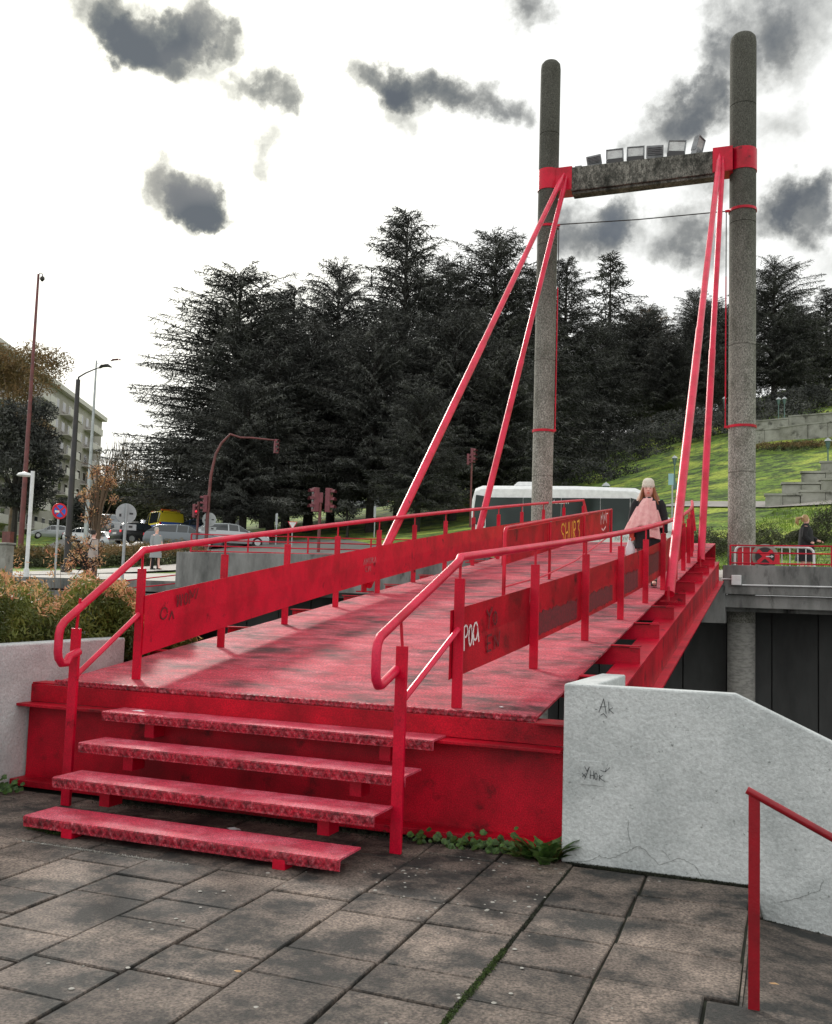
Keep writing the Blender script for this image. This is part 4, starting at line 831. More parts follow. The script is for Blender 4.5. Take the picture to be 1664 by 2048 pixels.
text('anda.com', .20, m_wht, bus, (-.95, -1.02, 2.06), (PI/2, 0, 0)); text('NOV', .2, m_grey, bus, (1.35, -1.012, .85), (PI/2, 0, 0))

# ------------------------------------------------------------------ street furniture
def pole(nm, lab, cat, u, d, htop, r0, r1, m, lean=0, base=True):
    p = gr(u, d); t = thing(nm, lab, cat, p); m_ = MB(); m_.tube([(0, 0, 0), (0, 0, htop)], [r0, r1], 12); m_.build('pole', m, t)
    if base: m_ = MB(); m_.tube([(0, 0, 0), (0, 0, .35)], r0*1.5, 12); m_.build('base', m, t)
    return t
def top_h(u, v, d, ub): p = at(u, v, d); return p.z-gr(ub, d).z
t = pole('lamp_mast', 'very tall slim maroon mast with a small lamp head, at the far left', 'lamp mast', 36, 50, top_h(75, 531, 50, 36), .15, .06, m_brown); H_ = top_h(75, 531, 50, 36)
m_ = MB(); m_.tube([(0, 0, H_-.05), (.12, 0, H_+.05), (.27, 0, H_-.02), (.27, 0, H_-.12)], .025, 6); m_.lathe([(.03, H_-.12), (.12, H_-.2), (.13, H_-.3), (.05, H_-.42), (.0, H_-.43)], (.27, 0, 0), 12); m_.build('lamp_head', m_black, t)
m_ = MB(); m_.box((-.45, .1, 1.0), (.55, .3, 1.3)); m_.build('cabinet', m_brown, thing('street_cabinet', 'maroon street cabinet standing at the foot of the tall mast', 'cabinet', gr(20, 52)))
H_ = top_h(158, 752, 38, 131); t = pole('street_lamp', 'black street lamp post with one curved arm and grey lamp head, left side', 'street lamp', 131, 38, H_, .14, .085, m_black)
m_ = MB(); m_.tube([(0, 0, H_-.1), (.02, 0, H_+.1), (.35, 0, H_+.25), (.9, 0, H_+.42), (1.1, 0, H_+.42)], [.04, .035, .03, .025, .025], 8); m_.build('arm', m_black, t)
m_ = MB(); m_.tube([(.98, 0, H_+.42), (1.15, 0, H_+.50), (1.4, 0, H_+.50), (1.58, 0, H_+.42)], [.04, .11, .11, .04], 10, flat=.6); m_.build('lamp_head', m_black, t)
H_ = top_h(184, 712, 60, 166); t = pole('street_lamp', 'tall pale grey street lamp with slim arm reaching right, behind the black one', 'street lamp', 166, 60, H_, .16, .05, m_grey)
m_ = MB(); m_.tube([(0, 0, H_-.2), (.5, 0, H_-.15), (1.2, 0, H_-.06)], [.014, .012, .012], 6); m_.build('arm', m_grey, t)
m_ = MB(); m_.tube([(1.1, 0, H_-.10), (1.3, 0, H_-.02), (1.65, 0, H_-.02), (1.95, 0, H_-.08)], [.04, .13, .13, .03], 10, flat=.4); m_.build('lamp_head', m_brown, t)
H_ = top_h(63, 940, 30, 51); t = pole('path_lamp', 'short white lamp post with half-dome lamp on its left, near the hedge', 'lamp post', 51, 30, H_, .06, .06, m_wht)
m_ = MB(); m_.lathe([(.02, H_-.02), (.18, H_-.06), (.24, H_-.13), (.22, H_-.15), (.02, H_-.16)], (-.32, 0, 0), 16); m_.box((-.15, 0, H_-.13), (.22, .04, .03)); m_.build('lamp_head', m_wht, t)
# no-stopping sign
def disc_sign(u, d, v, rad, lab, face, tilt=0, polem=m_grey, cat='road sign', ub=None):
    p = gr(ub or u, d); H_ = top_h(u, v, d, ub or u); t = thing('road_sign', lab, cat, p, -camyaw(p)+tilt)
    m_ = MB(); m_.tube([(0, .05, 0), (0, .05, H_+rad*.8)], .035, 8); m_.build('pole', polem, t)
    if face == 'nostop':
        for nm, r_, y_, mm_ in (('rim', rad, .0, m_sred), ('plate', rad*.76, -.012, m_blue)):
            m_ = MB(); m_.tube([(0, y_+.01, H_), (0, y_-.01, H_)], r_, 32); m_.build(nm, mm_, t)
        m_ = MB()
        for a in (45, -45):
            R = Matrix.Rotation(math.radians(a), 3, 'Y'); m_.box((0, -.026-(.003 if a > 0 else 0), H_), (rad*1.6, .004, rad*.20), R=R)
        m_.build('cross', m_sred, t); m_ = MB(); m_.box((-rad*.4, -.034, H_-.02), (.16, .004, .07)); m_.build('sticker', m_wht, t)
    elif face == 'back':
        m_ = MB(); m_.tube([(0, .01, H_), (0, -.01, H_)], rad, 32); m_.build('plate', m_grey, t)
        m_ = MB(); m_.tube([(0, -.04, 0), (0, -.04, H_+rad*.95)], .03, 8); m_.build('pole', m_grey, t)
        m_ = MB(); m_.box((0, -.0, H_-rad*1.35), (rad*2.1, .02, rad*.6)); m_.build('sub_plate', m_grey, t)
        m_ = MB(); m_.box((-rad*.55, -.014, H_-.05), (rad*.2, .006, rad*.3)); m_.box((rad*.5, -.014, H_), (rad*.35, .006, rad*.18)); m_.box((-rad*.4, -.013, H_-rad*1.4), (rad*.2, .008, rad*.3)); m_.box((rad*.5, -.013, H_-rad*1.3), (rad*.35, .008, rad*.2)); m_.build('sticker', m_asph, t)
    return t
disc_sign(110, 31, 1021, .26, 'round blue no-stopping sign with red rim and red cross on a grey pole', 'nostop', .5)
disc_sign(252, 24, 1026, .25, 'back of a round grey sign with a small plate under it, on a steel pole', 'back', .1, ub=244)
disc_sign(412, 58, 1038, .42, 'back of a round sign beside the curved traffic light mast', 'back', .2)
disc_sign(474, 66, 1047, .30, 'small round sign back low on the grass bank under the cedars', 'back', .2)
# yield sign, thin posts
p = gr(580, 52); t = thing('yield_sign', 'white triangular yield sign with red edge standing just above the handrail', 'road sign', p, -camyaw(p)); H_ = top_h(580, 1048, 52, 580)
m_ = MB(); m_.tube([(0, .03, 0), (0, .03, H_)], .03, 8); m_.build('pole', m_grey, t)
for nm, r_, y_, mm_ in (('rim', .30, 0, m_sred), ('plate', .235, -.006, m_wht)):
    m_ = MB(); m_.prism([(r_*math.sin(a), H_-r_*math.cos(a)) for a in (0, 2*PI/3, 4*PI/3)], 'y', y_-.004, y_+.004); m_.build(nm, mm_, t)
for u, v, d, lb in ((548, 1025, 60, 'thin grey post with a narrow plate on the grass bank'), (745, 1010, 62, 'thin plain grey post left of the thickest cedar trunk')):
    t = pole('marker_post', lb, 'post', u, d, top_h(u, v, d, u), .04, .04, m_grey, base=False); m_ = MB(); Hh = top_h(u, v, d, u); m_.box((0, -.03, Hh-.4), (.16, .02, .7)); m_.build('plate', m_grey, t)
# traffic lights
def head(m_t, c, parent, rz=0., lit=None, sc=1.):
    R = Matrix.Rotation(rz, 3, 'Z'); c = Vector(c)
    m_ = MB(); m_.box(c, (.30*sc, .22*sc, 1.0*sc), R=R); o = m_.build('signal_head', m_t, parent, .02)
    for k in range(3):
        m_ = MB(); z = (.32-.32*k)*sc; q = c+R @ Vector((0, -.11*sc, z)); m_.tube([q, q+R @ Vector((0, -.02*sc, 0))], .10*sc, 12); m_.build('lens', m_lens if lit == k else m_lensoff, o)
        m_ = MB(); rr = .125*sc; a_ = [(rr*math.cos(t_), rr*math.sin(t_)) for t_ in [PI*i/8 for i in range(9)]]
        fr_ = [c+R @ Vector((x, -.11*sc, z+y)) for x, y in a_]; bk_ = [c+R @ Vector((x, -.30*sc, z+y)) for x, y in a_]
        m_.add(fr_+bk_+[p*1. for p in fr_]+[p for p in bk_], [(i, i+1, i+10, i+9) for i in range(8)]); m_.build('visor', m_t, o)
p = gr(408, 57); H_ = top_h(450, 870, 57, 408); t = thing('traffic_light_mast', 'maroon traffic light mast curving over to the right with a signal at its tip', 'traffic light', p, -camyaw(p))
zt2 = top_h(520, 869, 57, 408); k_ = 57/FPX
m_ = MB(); m_.tube([(0, 0, 0), (0, 0, 2.2), (.08, 0, 4.6), (.30, 0, 5.9), (.62, 0, 6.6), (1.1, 0, 7.15), (1.7, 0, H_+.05), (2.4, 0, H_+.08), (3.7, 0, H_+.02)], [.12, .11, .09, .08, .075, .07, .06, .055, .05], 10); m_.build('curved_mast', m_brown, t)
head(m_tl, (3.85, -.02, H_-.35), t, .4, sc=.85); head(m_tl, (-.18, -.1, 2.9), t, -1.4, sc=1.); head(m_tl, (-.75, -.05, 2.45), t, .9, sc=.8, lit=1)
m_ = MB(); m_.tube([(-.55, -.1, 0), (-.55, -.1, 3.0)], .07, 8); m_.build('short_pole', m_brown, t)
p = gr(634, 46); H_ = top_h(634, 975, 46, 634); t = thing('traffic_light', 'pair of large maroon traffic signals back to back on one pole, behind the left railing', 'traffic light', p, -camyaw(p))
m_ = MB(); m_.tube([(0, 0, 0), (0, 0, H_-.2)], .08, 10); m_.build('pole', m_brown, t); m_ = MB(); m_.box((0.02, 0, H_-.45), (.2, .18, .5)); m_.build('bracket', m_tl, t, .02)
head(m_tl, (-.24, 0, H_-.55), t, -1.1, sc=1.15); head(m_tl, (.40, 0, H_-.55), t, 1.1, sc=1.15)
p = gr(937, 60); H_ = top_h(937, 893, 60, 937); t = thing('traffic_light', 'small high traffic signal seen between the two left stay tubes, against the dark cedars', 'traffic light', p, -camyaw(p))
m_ = MB(); m_.tube([(.0, 0, 0), (0, 0, H_-.3)], .06, 8); m_.build('pole', m_brown, t); head(m_tl, (.06, 0, H_-.45), t, .9, sc=.9); head(m_tl, (-.22, 0, H_-.7), t, 1.4, sc=.7)
# park lanterns
def lantern(u, v, d, lab, sc=1.):
    p = gr(u, d); H_ = top_h(u, v, d, u); t = thing('park_lantern', lab, 'lantern', p, 0, 'old-style park lanterns')
    m_ = MB(); m_.lathe([(.14, 0), (.14, .3), (.07, .5), (.045, .8), (.035, H_-.62), (.06, H_-.6)], n=10); m_.build('post', m_pgreen, t)
    m_ = MB(); m_.lathe([(.07, H_-.6), (.15, H_-.2), (.15, H_-.18)], n=6, sm=False); m_.build('glass', m_glass2, t)
    m_ = MB(); m_.lathe([(.21, H_-.18), (.13, H_-.06), (.03, H_), (.0, H_+.05)], n=8); m_.build('cap', m_grey, t)
for u, v, d, lb in ((1347, 908, 62, 'park lantern on the grass slope right of the woman with the cream hat'), (1557, 788, 78, 'left one of two park lanterns standing side by side above the terrace wall'), (1569, 787, 79, 'right one of two park lanterns standing side by side above the terrace wall'), (1657, 872, 54, 'park lantern at the right edge of the view, above the stepped stone walls'), (1447, 787, 85, 'park lantern just left of the right-hand pillar, under the cedars'), (1185, 975, 42, 'lantern showing above the minibus roof, leftmost of three'), (1209, 963, 46, 'lantern showing above the minibus roof, middle and tallest of three'), (1234, 975, 42, 'lantern showing above the minibus roof, nearest the woman')): lantern(u, v, d, lb)
t = pole('bus_stop_sign', 'thin leaning post with small pale blue plate between stay tubes and woman', 'sign post', 1343, 42, top_h(1338, 947, 42, 1343), .035, .035, m_grey, base=False); Hh = top_h(1338, 947, 42, 1343)
m_ = MB(); m_.box((-.06, -.04, Hh-.2), (.22, .02, .5)); m_.build('plate', mat('pale_blue_plate', (.30, .50, .55), .5), t)
m_ = MB(); m_.box((0, 0, .5), (2.2, .06, 1.0)); tag(m_.build('netting_panel', m_green, None, 0, gr(1275, 44)+Vector((0, 0, .5))), 'panel of green netting behind the minibus roof beside the woman', 'netting')

# barrier and leaning sign at the right
p = Vector((5.9, 17.2, h(5.9, 17.2)+.05)); b_ = thing('crowd_barrier', 'white tubular barrier with rounded corners and red sheet at the right pillar foot', 'barrier', Vector((4.66, 15.92, 2.02)), 0)
zt_ = aty(1500, 1092, 15.92).z-b_.location.z; Lb = 1.62
m_ = MB(); m_.tube([(0, 0, 0), (0, 0, zt_-.16), (.02, 0, zt_-.07), (.07, 0, zt_-.02), (.16, 0, zt_), (Lb-.16, 0, zt_-.02), (Lb-.07, 0, zt_-.04), (Lb-.02, 0, zt_-.09), (Lb, 0, zt_-.18), (Lb, 0, 0)], .026, 8); m_.tube([(0, 0, .2), (Lb, 0, .2)], .02, 8); m_.build('frame', m_wht, b_)
for i in range(1, 10): m_ = MB(); m_.tube([(Lb*i/10, 0, .2), (Lb*i/10, 0, zt_-.02)], .012, 6); m_.build('bar', m_wht, b_)
m_ = MB(); m_.box((.33, .04, zt_*.5+.1), (.55, .01, zt_*.75)); m_.build('red_sheet', m_sred, b_)
c_ = aty(1530, 1113, 15.78); s_ = thing('leaning_sign', 'round black sign with red cross and white arrow leaning on the white barrier', 'road sign', (c_.x, 15.78, c_.z))
for nm, r_, y_, mm_ in (('rim', .275, 0, m_stone), ('plate', .20, -.02, m_black)): m_ = MB(); m_.tube([(0, y_+.012, 0), (0, y_-.012, 0)], r_, 32); m_.build(nm, mm_, s_)
m_ = MB(); m_.box((.20, -.016, -.06), (.2, .01, .22)); m_.build('red_board', m_sred, s_)
m_ = MB()
for a in (42, -42): m_.box((0, -.038-(.003 if a > 0 else 0), 0), (.40, .006, .07), R=Matrix.Rotation(math.radians(a), 3, 'Y'))
m_.build('cross', m_sred, s_)
m_ = MB(); m_.box((.08, -.048, .0), (.12, .004, .022)); m_.prism([(.13, -.035), (.18, 0), (.13, .035)], 'y', -.05, -.046); m_.build('arrow', m_wht, s_)
# stone stub at the far left
m_ = MB(); m_.box((0, 0, .5), (.30, .30, 1.0), taper=.95); m_.box((0, 0, 1.03), (.36, .36, .06)); tag(m_.build('stone_pillar', m_stone, None, .02, gr(8, 27)), 'pale squat stone pillar at the left edge above the hedge', 'pillar')

# ------------------------------------------------------------------ terrace walls on the right hill
def wallseg(nm, lab, pts, hh, d0, m=m_stone, th=.5, group=None):
    t = thing(nm, lab, 'wall', gr(*pts[0][:2]), world=True, group=group)
    for a, b in zip(pts, pts[1:]):
        pa, pb = gr(*a[:2]), gr(*b[:2]); dxy = Vector((pb.x-pa.x, pb.y-pa.y, 0)); L = dxy.length; rz = math.atan2(dxy.y, dxy.x); nb = max(2, int(L/1.1))
        for i in range(nb):
            c_ = pa.lerp(pb, (i+.5)/nb); z = min(h(c_.x, c_.y), pa.z, pb.z)
            ht = hh+random.uniform(-.03, .03); m_ = MB(); m_.box((c_.x, c_.y, z+ht/2-.5), (L/nb-.02, th+random.uniform(-.04, .04), ht+1.0), rz=rz); m_.build('stone_block', m, t)
        z = min(pa.z, pb.z)
        m_ = MB(); c_ = (pa+pb)/2; m_.box((c_.x, c_.y, z+hh+.06), (L+.1, th+.12, .10), rz=rz); m_.build('coping_stone', m, t)
wallseg('terrace_wall', 'lowest stepped pale stone wall on the right-hand grass slope', [(1530, 46), (1600, 45.5), (1700, 45)], .55, 46)
wallseg('terrace_wall', 'middle stepped pale stone wall on the right-hand grass slope', [(1564, 47.5), (1640, 47), (1720, 46.6)], .8, 47)
wallseg('terrace_wall', 'short upper stone wall of the stepped group on the right slope', [(1603, 49), (1700, 48.3)], 1.05, 49)
wallseg('terrace_wall', 'topmost stepped stone wall at the right edge beside the lantern', [(1643, 51), (1730, 50)], 1.2, 51)
wallseg('retaining_terrace', 'long stained stone terrace wall high on the slope right of the pillar', [(1500, 74), (1560, 73), (1620, 71), (1700, 69)], 1.0, 74)
wallseg('retaining_terrace', 'upper stone terrace wall behind the two park lanterns', [(1500, 79), (1580, 77), (1720, 74)], .8, 78)
# ------------------------------------------------------------------ trees
NR_ = np.random.default_rng(11)
def quads(P, D, S_, L, Wd):
    "one quad per row: centre P, long axis D, side axis S_"
    a = D*L[:, None]/2; b = S_*Wd[:, None]/2; n = len(P)
    V = np.stack([P-a-b*.5, P+a-b*.35, P+a+b*.35, P-a+b*.5], 1); V[:, 2] += 0
    F = np.arange(n*4).reshape(n, 4); return V.reshape(-1, 3), F
def unit(a): return a/np.maximum(np.linalg.norm(a, axis=-1, keepdims=True), 1e-9)
def cedar_mesh(H, R, seed, z0=.10, power=.75, dens=1., flat=.5, layers=.42, top=.9, open_=0.):
    r = np.random.default_rng(seed); P = []; D = []; S_ = []; L = []; Wd = []; BT = []
    z = z0*H
    while z < H*.985:
        t_ = (z-z0*H)/(H-z0*H); Lm = R*((1-t_)**power)*(.55+.45*min(1, t_*6+.35))+.25
        nb = int(6+4*(1-t_)) if open_ == 0 else 5
        for b in range(nb):
            az = r.uniform(0, 2*PI); l = Lm*r.uniform(.62, 1.12)
            if r.random() < .07: l *= 1.18
            el = math.radians(r.uniform(4, 22)+t_**2*38); n = max(4, int(l/.30)); s = np.linspace(0, 1, n+1)[1:]
            rr = s*l; dr = np.array([math.cos(az), math.sin(az), 0]); zz = z+r.uniform(-.2, .2)+rr*math.tan(el)*(1-s*.55)-flat*(s**2.2)*l*.28*(1-t_)+.05*l*s**5
            C_ = dr[None]*rr[:, None]; C_[:, 2] = zz; BT.append((np.array([0, 0, z]), C_[n//2], C_[-1], l))
            side = np.array([-dr[1], dr[0], 0])
            for i in range(n):
                if s[i] < .12: continue
                tw = (1-s[i])*.40*l+.35; tw = min(tw, 1.9)
                for sg in (-1, 1):
                    d = unit(np.array([dr*(.75+.3*s[i])+side*sg*r.uniform(.7, 1.1)]))[0]
                    m = max(3, int(tw/.19*dens)); q = np.linspace(.08, 1, m)*tw*r.uniform(.8, 1.15)
                    c = C_[i]+d[None]*q[:, None]; c[:, 2] += -.42*(q**1.5)+r.normal(0, .04, m); c[:, :2] += r.normal(0, .04, (m, 2))
                    dd = unit(d[None]+r.normal(0, .55, (m, 3))+np.array([0, 0, -.15])); P.append(c); D.append(dd)
                    S_.append(unit(np.cross(dd, r.normal(0, .45, (m, 3))+np.array([0, 0, 1])))); L.append(r.uniform(.28, .55, m)); Wd.append(r.uniform(.08, .19, m))
            # tip spray
            m = 7; c = C_[-1]+dr*np.linspace(0, .45, m)[:, None]; dd = unit(dr+r.normal(0, .35, (m, 3))); P.append(c); D.append(dd); S_.append(unit(np.cross(dd, r.normal(0, 1, (m, 3))))); L.append(r.uniform(.2, .4, m)); Wd.append(r.uniform(.05, .09, m))
        z += layers*(1-.35*t_)*r.uniform(.8, 1.2)
    P, D, S_, L, Wd = (np.concatenate(q) for q in (P, D, S_, L, Wd))
    V, F = quads(P, D, S_, L, Wd)
    cr_ = fast_mesh('crown', V, F, m_cedar)
    m_ = MB(); m_.tube([(0, 0, -1.5), (0, 0, H*.05), (.05, 0, H*.4), (0, .05, H*.75), (0, 0, H*1.0)], [R*.065, R*.052, R*.04, R*.02, .02], 9)
    for i, (a, b, c, l) in enumerate(BT):
        m_.tube([a, b, c], [max(.03, l*.014), l*.009, .012], 4, cap=False)
    tr = m_.mesh('trunk', m_bark); print('cedar', len(F)); return cr_, tr
protos = [cedar_mesh(25, 9.4, 1, .12, .58, .95, layers=.50), cedar_mesh(24, 8.0, 5, .12, .72, .95, layers=.50), cedar_mesh(22, 8.8, 9, .20, .45, .95, .6, .56), cedar_mesh(15, 3.9, 4, .22, .8, 1.1, .2, .62, open_=1)]
def cedar(k, lab, u, d, vtop, sx=1., rz=0., grp='cedars on the slope', ub=None, sink=.4):
    cr_, tr = protos[k]; H0 = [25, 24, 22, 15][k]; p = gr(u, d); top = at(u, vtop, d).z; s = (top-p.z+sink)/H0
    t = thing('cedar_tree', lab, 'tree', p-Vector((0, 0, sink)), rz, grp); t.scale = (s*sx, s*sx, s)
    for nm, me in (('crown', cr_), ('trunk', tr)): o = bpy.data.objects.new(nm, me); C.objects.link(o); o.parent = t
for a in [(0, 'broad dark cedar at the left end of the row, long branches reaching over the avenue', 452, 74, 524, 1.24, .3),
          (1, 'shorter dark cedar between the left end cedar and the spired one', 565, 88, 556, 1.0, 1.2),
          (0, 'dark cedar with a small pointed tip, standing left of the tallest spire', 655, 84, 512, .85, 2.2),
          (1, 'tallest cedar with a thin spire rising above all the others', 792, 80, 397, .98, .9),
          (2, 'dense low cedar filling the gap right under the tallest spire', 735, 70, 640, 1.0, 2.0),
          (0, 'cedar with a rounded bushy top left of the left-hand pillar', 975, 82, 450, 1.05, 4.0),
          (2, 'low broad cedar in front of the row, between the two left stay tubes', 900, 72, 610, 1.0, 5.1),
          (1, 'cedar behind the left-hand pillar, feathery top showing on its right', 1122, 92, 498, .95, 1.9),
          (3, 'thin open cedar with a bare reddish trunk standing out against the sky', 1212, 118, 490, 1.1, .5),
          (2, 'dark cedar low between the thin open one and the right stay tubes', 1275, 112, 612, 1.25, 2.6),
          (0, 'dark cedar behind the right-hand stay tubes', 1385, 112, 566, .85, 3.4),
          (2, 'cedar lower on the slope behind the woman, in deep shade', 1190, 100, 640, 1.0, .2),
          (2, 'flat-layered cedar with thick trunk right of the right-hand pillar', 1548, 92, 508, 1.02, 1.1),
          (1, 'cedar at the right edge of the view, its crown cut by the frame', 1655, 98, 560, 1.15, 2.9),
          (2, 'small cedar under the open one beside the left-hand pillar', 1105, 84, 700, 1.0, 3.3),
          (1, 'cedar deep in the row behind the rounded bushy top', 1050, 104, 520, 1.0, 4.4),
          (1, 'cedar behind the gap between left end cedar and short one', 520, 96, 570, .95, 3.9),
          (2, 'low dark cedar behind the woman and left of the right stay tubes', 1330, 104, 660, 1.05, 4.9),
          (2, 'bushy cedar filling the row below the pointed-tip cedar, in front of it', 610, 74, 640, 1.15, 1.7),
          (2, 'bushy cedar low in front, right under the left end cedar', 535, 70, 690, 1.1, 2.7),
          (2, 'bushy cedar low in front of the rounded bushy top', 1000, 70, 680, 1.1, 3.7),
          (0, 'cedar behind, filling the notch right of the tallest spire', 880, 96, 505, 1.0, 2.2),
          (2, 'squat cedar with spreading limbs left of the twin traffic lights', 480, 66, 760, 1.15, 5.5),
          (2, 'squat cedar with spreading limbs over the thickest trunk', 830, 64, 770, 1.05, .7),
          (0, 'cedar far up the slope filling the skyline right of the thin open one', 1290, 135, 600, 1.2, 1.3),
          (0, 'cedar far up the slope just left of the right-hand pillar', 1415, 135, 585, 1.2, 3.1),
          (2, 'bushy cedar far right behind the layered one', 1600, 112, 600, 1.3, 3.1),
          (2, 'dark cedar in the back row just left of the right-hand pillar', 1440, 122, 600, 1.2, 5.9)]:
    cedar(*a)
# leafy and bare trees
def leafy(nm, lab, u, d, vtop, R, zc, dens, m_l, seed, leaf=.16, grp=None, bare=0, blobs=14, squash=1.):
    r = np.random.default_rng(seed); p = gr(u, d); H = at(u, vtop, d).z-p.z
    t = thing(nm, lab, 'tree', p, 0, grp); m_ = MB(); m_.tube([(0, 0, -.5), (.05, 0, H*.3), (-.05, .05, H*.55)], [R*.06+.05, R*.04+.03, R*.03], 8)
    cs = []
    for i in range(blobs):
        a = r.uniform(0, 2*PI); q = R*math.sqrt(r.random())*.8; z = H*(zc+(1-zc)*r.random()**.8)*.93; q *= math.sqrt(max(.1, 1-((z/H-zc)/(1.05-zc))**2)) 
        c = np.array([q*math.cos(a), q*math.sin(a), z]); cs.append(c); m_.tube([(0, 0, H*min(zc, .35)), tuple(c*[.4, .4, .75]), tuple(c)], [R*.025+.02, R*.014+.01, .012], 5, cap=False)
        for k in range(5+bare):
            e = c+r.normal(0, R*.22, 3)*[1, 1, .9]; e[2] = min(e[2]+R*.1, H); m_.tube([tuple(c), tuple((c+e)/2+r.normal(0, .05, 3)), tuple(e)], [.018+.002*R, .012, .006], 3, cap=False)
    m_.build('trunk', m_bark if not bare else m_twig, t)
    n = int(dens)
    if n:
        ci = r.integers(0, blobs, n); P = np.array(cs)[ci]+unit(r.normal(0, 1, (n, 3)))*(r.random((n, 1))**.5)*R*.36*np.array([1, 1, .75*squash]); D = unit(r.normal(0, 1, (n, 3))); S_ = unit(np.cross(D, r.normal(0, 1, (n, 3))))
        V, F = quads(P, D, S_, r.uniform(leaf*.7, leaf*1.3, n), r.uniform(leaf*.5, leaf*.9, n)); link('crown', fast_mesh('crown', V, F, m_l), t)
    return t
leafy('park_tree', 'dark leafy tree at the far left in front of the apartment block', 20, 88, 790, 4.6, .32, 24000, m_cedar, 21, .30, blobs=26)
leafy('park_tree', 'sparse autumn tree top showing above the dark tree at the far left', 16, 96, 640, 5.8, .5, 12000, m_autumn, 22, .28, blobs=18, bare=3)
for i, (u, d, v, R, de, lb) in enumerate([(200, 160, 905, 3.2, 700, 'tall bare poplar with golden twigs next to the apartment block'), (217, 165, 880, 3.4, 600, 'tall bare poplar, highest of the far golden group'), (238, 170, 884, 3.2, 600, 'tall bare poplar right of the highest one'), (258, 175, 905, 3.4, 700, 'bare golden poplar nearest the dark cedar branches'), (282, 180, 925, 3.4, 900, 'lower bare poplar half hidden by cedar branches')]):
    p = gr(u, d); H = at(u, v, d).z-p.z; t = thing('poplar_tree', lb, 'tree', p, 0, 'bare poplars at the top of the avenue'); m_ = MB(); r = random.Random(i)
    m_.tube([(0, 0, -.5), (0, 0, H)], [.28, .04], 6); m_.build('trunk', m_twig, t); m_ = MB()
    for k in range(90):
        z = H*r.uniform(.12, .85); a = r.uniform(0, 2*PI); l = r.uniform(.25, 1.)*R*.75; m_.tube([(0, 0, z), (l*.6*math.cos(a), l*.6*math.sin(a), z+l*.6), (l*math.cos(a), l*math.sin(a), z+l*2.2)], [.07, .05, .02], 3, cap=False)
    m_.build('branches', m_twig, t)
    n = de*2; rr = np.random.default_rng(i); P = np.stack([rr.normal(0, R*.36, n), rr.normal(0, R*.36, n), rr.uniform(H*.12, H*.8, n)], 1); D = unit(rr.normal(0, 1, (n, 3))); V, F = quads(P, D, unit(np.cross(D, rr.normal(0, 1, (n, 3)))), rr.uniform(.2, .5, n), rr.uniform(.12, .3, n)); link('leaves', fast_mesh('leaves', V, F, m_autumn), t)
for i, (u, d, v, R, lb) in enumerate([(215, 128, 985, 4.5, 'low dark round tree at the foot of the bare poplars, left one'), (262, 132, 968, 5.0, 'low dark round tree at the foot of the bare poplars, middle one'), (312, 135, 975, 5.0, 'low brown round tree where the avenue meets the cedars'), (150, 120, 1000, 4.0, 'dark low tree between black lamp post and pale lamp post'), (350, 138, 990, 4, 'low dark tree half under the left end cedar')]):
    leafy('street_tree', lb, u, d, v, R, .35, 8500, m_shrub if i != 3 else m_cedar, 40+i, .38, 'round trees along the avenue', blobs=14)
leafy('bare_tree', 'leafless tree crown showing against bright sky right of the thin cedar', 1300, 125, 572, 4.5, .55, 0, m_leaf, 61, bare=14, blobs=20)
for u, d, v, lb in ((690, 66, 1000, 'young thin tree on the bank left of the thickest cedar trunk'), (885, 64, 955, 'slender leaning young tree right of the left stay tube')):
    leafy('young_tree', lb, u, d, v, 1.3, .6, 900, m_cedar, 70, .2, blobs=8)
# orange-leaved sapling and shrubs
leafy('sapling', 'thin sapling with sparse orange leaves beside the black lamp post', 186, 27, 905, .62, .24, 1300, m_hred, 81, .055, blobs=26, bare=2)
leafy('sapling', 'small bare-stemmed sapling with pink leaves just above the hedge', 168, 20.5, 1060, .5, .2, 500, m_hred, 82, .05, blobs=12)
def shrub(nm, lab, loc, rx, ry, hz, n, m_l, leaf, seed, cat='shrub', grp=None, m2=None, top=.6):
    r = np.random.default_rng(seed); th = r.uniform(0, 2*PI, n); ph = np.arccos(r.uniform(0, 1, n)); q = .72+.28*r.random(n)**.6; q *= 1+.14*np.sin(th*5+seed)+.1*np.sin(th*11)
    P = np.stack([rx*q*np.sin(ph)*np.cos(th), ry*q*np.sin(ph)*np.sin(th), hz*q*np.cos(ph)], 1)+r.normal(0, .02, (n, 3)); D = unit(r.normal(0, 1, (n, 3))); V, F = quads(P, D, unit(np.cross(D, r.normal(0, 1, (n, 3)))), r.uniform(leaf*.7, leaf*1.3, n), r.uniform(leaf*.4, leaf*.8, n))
    mi = (r.random(n) < np.clip((P[:, 2]/hz-top)*3, 0, .9)).astype(int) if m2 else None
    t = thing(nm, lab, cat, loc, 0, grp); link('foliage', fast_mesh('foliage', V, F, [m_l]+([m2] if m2 else []), mi), t); return t
sh = [(30, 46, 2.4, 'pinkish brown shrub left of the black lamp post'), (85, 45, 2.2, 'brown shrub behind the white lamp post'), (235, 44, 2.6, 'dull brown shrub between the round sign and the sapling'), (290, 45, 2.4, 'dull shrub just left of the grey-coated pedestrian'), (340, 46, 2.4, 'dull green shrub right of the grey-coated pedestrian'), (150, 45, 2.2, 'brown shrub at the foot of the black lamp post'), (190, 47, 2.4, 'brown shrub behind the beige figure')]
for i, (u, d, w, lb) in enumerate(sh): shrub('median_shrub', lb, gr(u, d), w, 1.1, .95, 4200, m_shrub, .12, 100+i, grp='shrubs along the far pavement', m2=m_autumn, top=.35)
